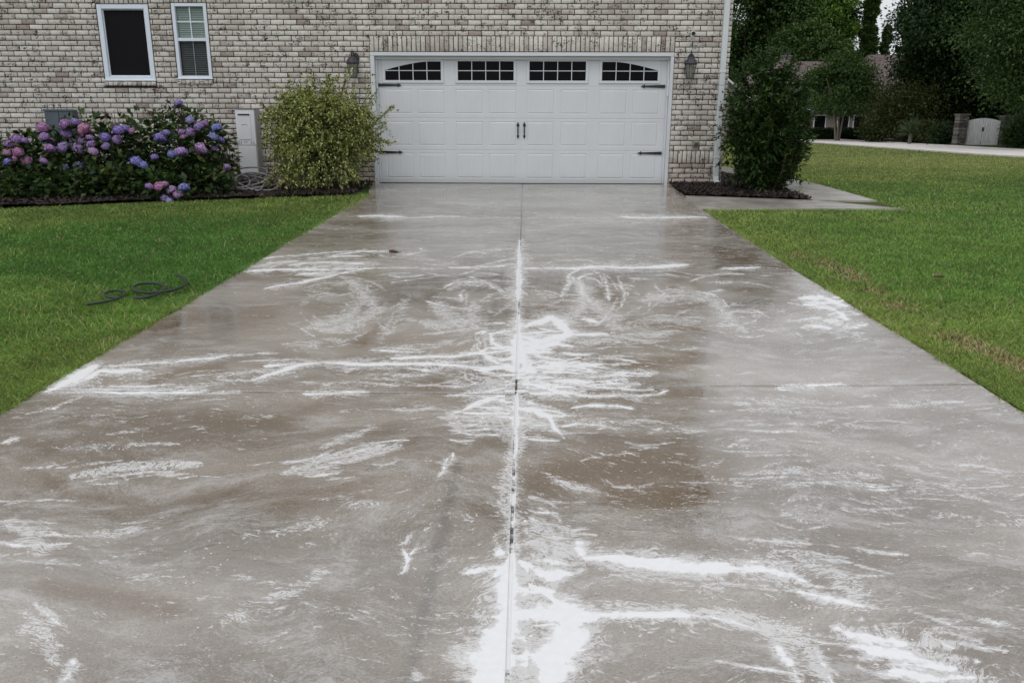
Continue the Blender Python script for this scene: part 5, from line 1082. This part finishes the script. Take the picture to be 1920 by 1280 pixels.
# clipped dark hedge in front of the neighbour's house
hx0_, hx1_ = PX(1470, 76), PX(1640, 76); n = 9000; P = np.c_[rng.uniform(hx0_, hx1_, n), rng.uniform(74.6, 75.6, n), float(H(76))+rng.uniform(.05, 1.0, n)]
P[:, 1] = np.where(rng.random(n) < .6, 74.6+rng.normal(0, .08, n), P[:, 1]); V, Fc = leaves(P, unit(rng.normal(0, 1, (n, 3))), .16, .10)
T = empty('hedge', ((hx0_+hx1_)/2, 75, float(H(76))), 'low clipped dark hedge in front of the neighbouring house', 'hedge')
npmesh('foliage', V, Fc, T_D, T); MB().box(hx0_+.1, hx1_-.1, 74.8, 75.4, float(H(76)), float(H(76))+.8).build('stem', simple('hedge_wood', (.02, .018, .012), .9), T)
# yucca
x = PX(1703, 60); zb = float(H(60)); T = empty('yucca', (x, 60, zb), 'spiky rosette yucca on a short trunk in front of the olive shrub', 'plant')
MB().tube([(x, 60, zb), (x+.05, 60, zb+.75)], [.16, .13], 8).build('trunk', simple('grey_bark', (.16, .15, .13), .9), T)
n = 260; an = rng.uniform(0, 2*pi, n); el = rng.uniform(-.2, 1.5, n); D = np.c_[cos_(an)*cos_(el), sin_(an)*cos_(el), sin_(el)]
V, Fc = leaves(np.tile([x+.05, 60, zb+.75], (n, 1)), D, rng.uniform(.8, 1.35, n), .075, .5); npmesh('foliage', V, Fc, leafmat('yucca_leaf', [(0, (.04, .07, .03)), (1, (.11, .15, .075))], .5, .15), T)
# woodland far behind
n = 60000; X = rng.uniform(-60, 150, n); Yw = rng.uniform(118, 128, n); top = 8.5+3*fbm(X*.12, X*0+3)+1.5*fbm(X*.6, X*0)
top = np.where((X > 44) & (X < 56), np.minimum(top, 7.5), top+3); P = np.c_[X, Yw, rng.random(n)**.8*top]; k = rng.uniform(.7, 1.4, n); V, Fc = leaves(P, unit(rng.normal(0, 1, (n, 3))), 1.5*k, .9*k)
tag(npmesh('woodland', V, Fc, T_D), 'far dark belt of woodland closing the view behind the houses', 'woodland', kind='stuff')

# neighbouring house
NB = 80.; NZ = float(H(NB)); nh = empty('neighbour_house', (PX(1540, NB), NB, NZ), 'distant beige house with brown hipped roof and chimney beyond the street', 'house')
BEI = simple('beige_siding', (.20, .18, .155), .8, 0, .1, 2); RFN = simple('brown_shingles', (.135, .105, .10), .9, 0, .3, 5, .4)
x0, x1, y0, y1, ze = 17.5, 39, NB, NB+12, NZ+2.7
nw = MB().box(x0, x1, y0, y1, NZ-.2, ze).build('wall', BEI, nh)
zr = NZ+7.45; xa, xb = PX(1447, NB+6), PX(1608, NB+6)
rf = MB().add([(x0-.5, y0-.5, ze), (x1+.5, y0-.5, ze), (x1+.5, y1+.5, ze), (x0-.5, y1+.5, ze), (xa, y0+6, zr), (xb, y0+6, zr)], [(0,1,5,4),(1,2,5),(2,3,4,5),(3,0,4),(3,2,1,0)]).build('roof', RFN, nh)
xg0, xg1 = PX(1590, NB+9), PX(1690, NB+9); MB().add([(xg0-2, y0+3, ze), (xg1+2, y0+3, ze), (xg1+2, y1+6, ze), (xg0-2, y1+6, ze), (xg0+.6, y0+8, NZ+8.25), (xg1-1.5, y0+8, NZ+8.25)], [(0,1,5,4),(1,2,5),(2,3,4,5),(3,0,4)]).build('roof', RFN, nh)
MB().box(x0-.5, x1+.5, y0-.62, y0-.51, ze-.18, ze+.02).build('fascia', WHITE, nh)
cx = PX(1458, NB+6); ch = MB(); ch.box(cx-.42, cx+.42, y0+5.4, y0+6.2, zr-1.6, zr+.42); ch.box(cx-.52, cx+.52, y0+5.3, y0+6.3, zr+.42, zr+.52); ch.build('chimney', simple('chimney_render', (.20, .18, .17), .9), rf)
MB().box(cx-.36, cx+.36, y0+5.5, y0+6.1, zr+.53, zr+.9).build('chimney_cap', simple('dark_cap', (.04, .045, .055), .6), rf)
for wx in (1532, 1575, 1605, 1640):
    c = PX(wx, NB); f_ = MB().box(c-.6, c+.6, y0-.06, y0-.002, NZ+.7, NZ+2.2).build('window', WHITE, nh); MB().box(c-.5, c+.5, y0-.08, y0-.062, NZ+.8, NZ+2.1).build('pane', GLASS, f_)
# the front gable with its pale rake at the left
gxa = PX(1340, NB-2); gxb = PX(1400, NB-2)
gb = MB(); gb.add([(gxa-3, NB-3, NZ), (gxb, NB-3, NZ), (gxb, NB-3, NZ+3.2), ((gxa-3+gxb)/2, NB-3, NZ+5.6), (gxa-3, NB-3, NZ+3.2)], [(0,1,2,3,4)]); gb.add([(gxb, NB-3, NZ), (gxb, NB+.0, NZ), (gxb, NB+.0, NZ+3.2), (gxb, NB-3, NZ+3.2)], [(0,1,2,3)]); gb.build('gable', BEI, nh)
mx_ = (gxa-3+gxb)/2; MB().add([(mx_, NB-3.4, NZ+5.75), (gxb+.4, NB-3.4, NZ+3.1), (gxb+.4, NB+3, NZ+3.1), (mx_, NB+3, NZ+5.75), (gxa-3.4, NB-3.4, NZ+3.1), (gxa-3.4, NB+3, NZ+3.1)], [(0,1,2,3),(4,0,3,5)]).build('roof', RFN, nh)
MB().prism([(mx_, NZ+5.52), (gxb+.42, NZ+2.86), (gxb+.42, NZ+3.08), (mx_, NZ+5.73)], NB-3.46, NB-3.41).build('rake_board', WHITE, nh)

# white gate between stone pillars
d = 55.5; zb = float(H(d)); g0, g1 = PX(1803, d), PX(1866, d)
T = empty('wooden_gate', ((g0+g1)/2, d, zb), 'white arched double gate of upright boards between stone pillars', 'gate'); GW = simple('white_gate_paint', (.88, .89, .90), .6, 0, .12, 3, aniso=(4, 1, .6))
for s in (0, 1):
    a, b = (g0, (g0+g1)/2-.015) if s == 0 else ((g0+g1)/2+.015, g1); nb = 7; mb = MB()
    for i in range(nb):
        xa, xb = a+(b-a)*i/nb, a+(b-a)*(i+1)/nb-.02; c = ((xa+xb)/2-(g0+g1)/2)/((g1-g0)/2); zt = zb+1.78-.20*c*c; mb.bbox(xa, xb, d-.03, d+.03, zb+.06, zt, .008)
    mb.box(a, b, d+.031, d+.06, zb+.3, zb+.4); mb.box(a, b, d+.031, d+.06, zb+1.3, zb+1.4); mb.build('gate_leaf', GW, T)
MB().box((g0+g1)/2-.05, (g0+g1)/2+.05, d-.06, d-.032, zb+.95, zb+1.2).build('latch', BLACK, T)
sm_, sn_, sp_, so__ = mat('stacked_stone'); g = G(sn_); g.put(sp_.inputs['Base Color'], g.ramp(g.rand(), [(0, (.05, .045, .04)), (.5, (.12, .108, .10)), (1, (.24, .22, .20))])); sp_.inputs['Roughness'].default_value = .9
for a, b, lab in ((PX(1785, d), g0-.03, 'grey stacked-stone pillar left of the white gate'), (g1+.03, PX(1880, d), 'grey stacked-stone pillar right of the white gate')):
    P = empty('stone_pillar', ((a+b)/2, d, zb), lab, 'pillar', 'stone gate pillars'); mb = MB(); z = zb
    while z < zb+1.85:
        h = random.uniform(.07, .14); x = a
        while x < b-.03:
            w_ = min(random.uniform(.15, .34), b-x); mb.bbox(x+.006, x+w_-.004, d-.33+random.uniform(-.025, .025), d+.3, z+.006, z+h, .012); x += w_
        z += h
    mb.build('shaft', sm_, P); MB().bbox(a-.05, b+.05, d-.40, d+.36, z+.002, z+.09, .01).build('cap', simple('stone_cap', (.14, .13, .12), .9), P)
# little orange marker
d = 68; x = PX(1627, d); zb = float(H(d)); T = empty('marker_post', (x, d, zb), 'tiny orange marker sign on a post beside the street', 'sign')
MB().tube([(x, d, zb), (x, d, zb+.75)], .04, 6).build('post', simple('post_wood', (.30, .2, .14), .8), T); MB().bbox(x-.2, x+.2, d-.08, d-.042, zb+.75, zb+1.35, .01).build('sign_board', simple('orange_board', (.62, .27, .12), .6), T)
MB().bbox(x-.06, x+.10, d-.09, d-.081, zb+.98, zb+1.22, .004).build('label_plate', simple('pale_plate', (.6, .5, .4), .6), T)
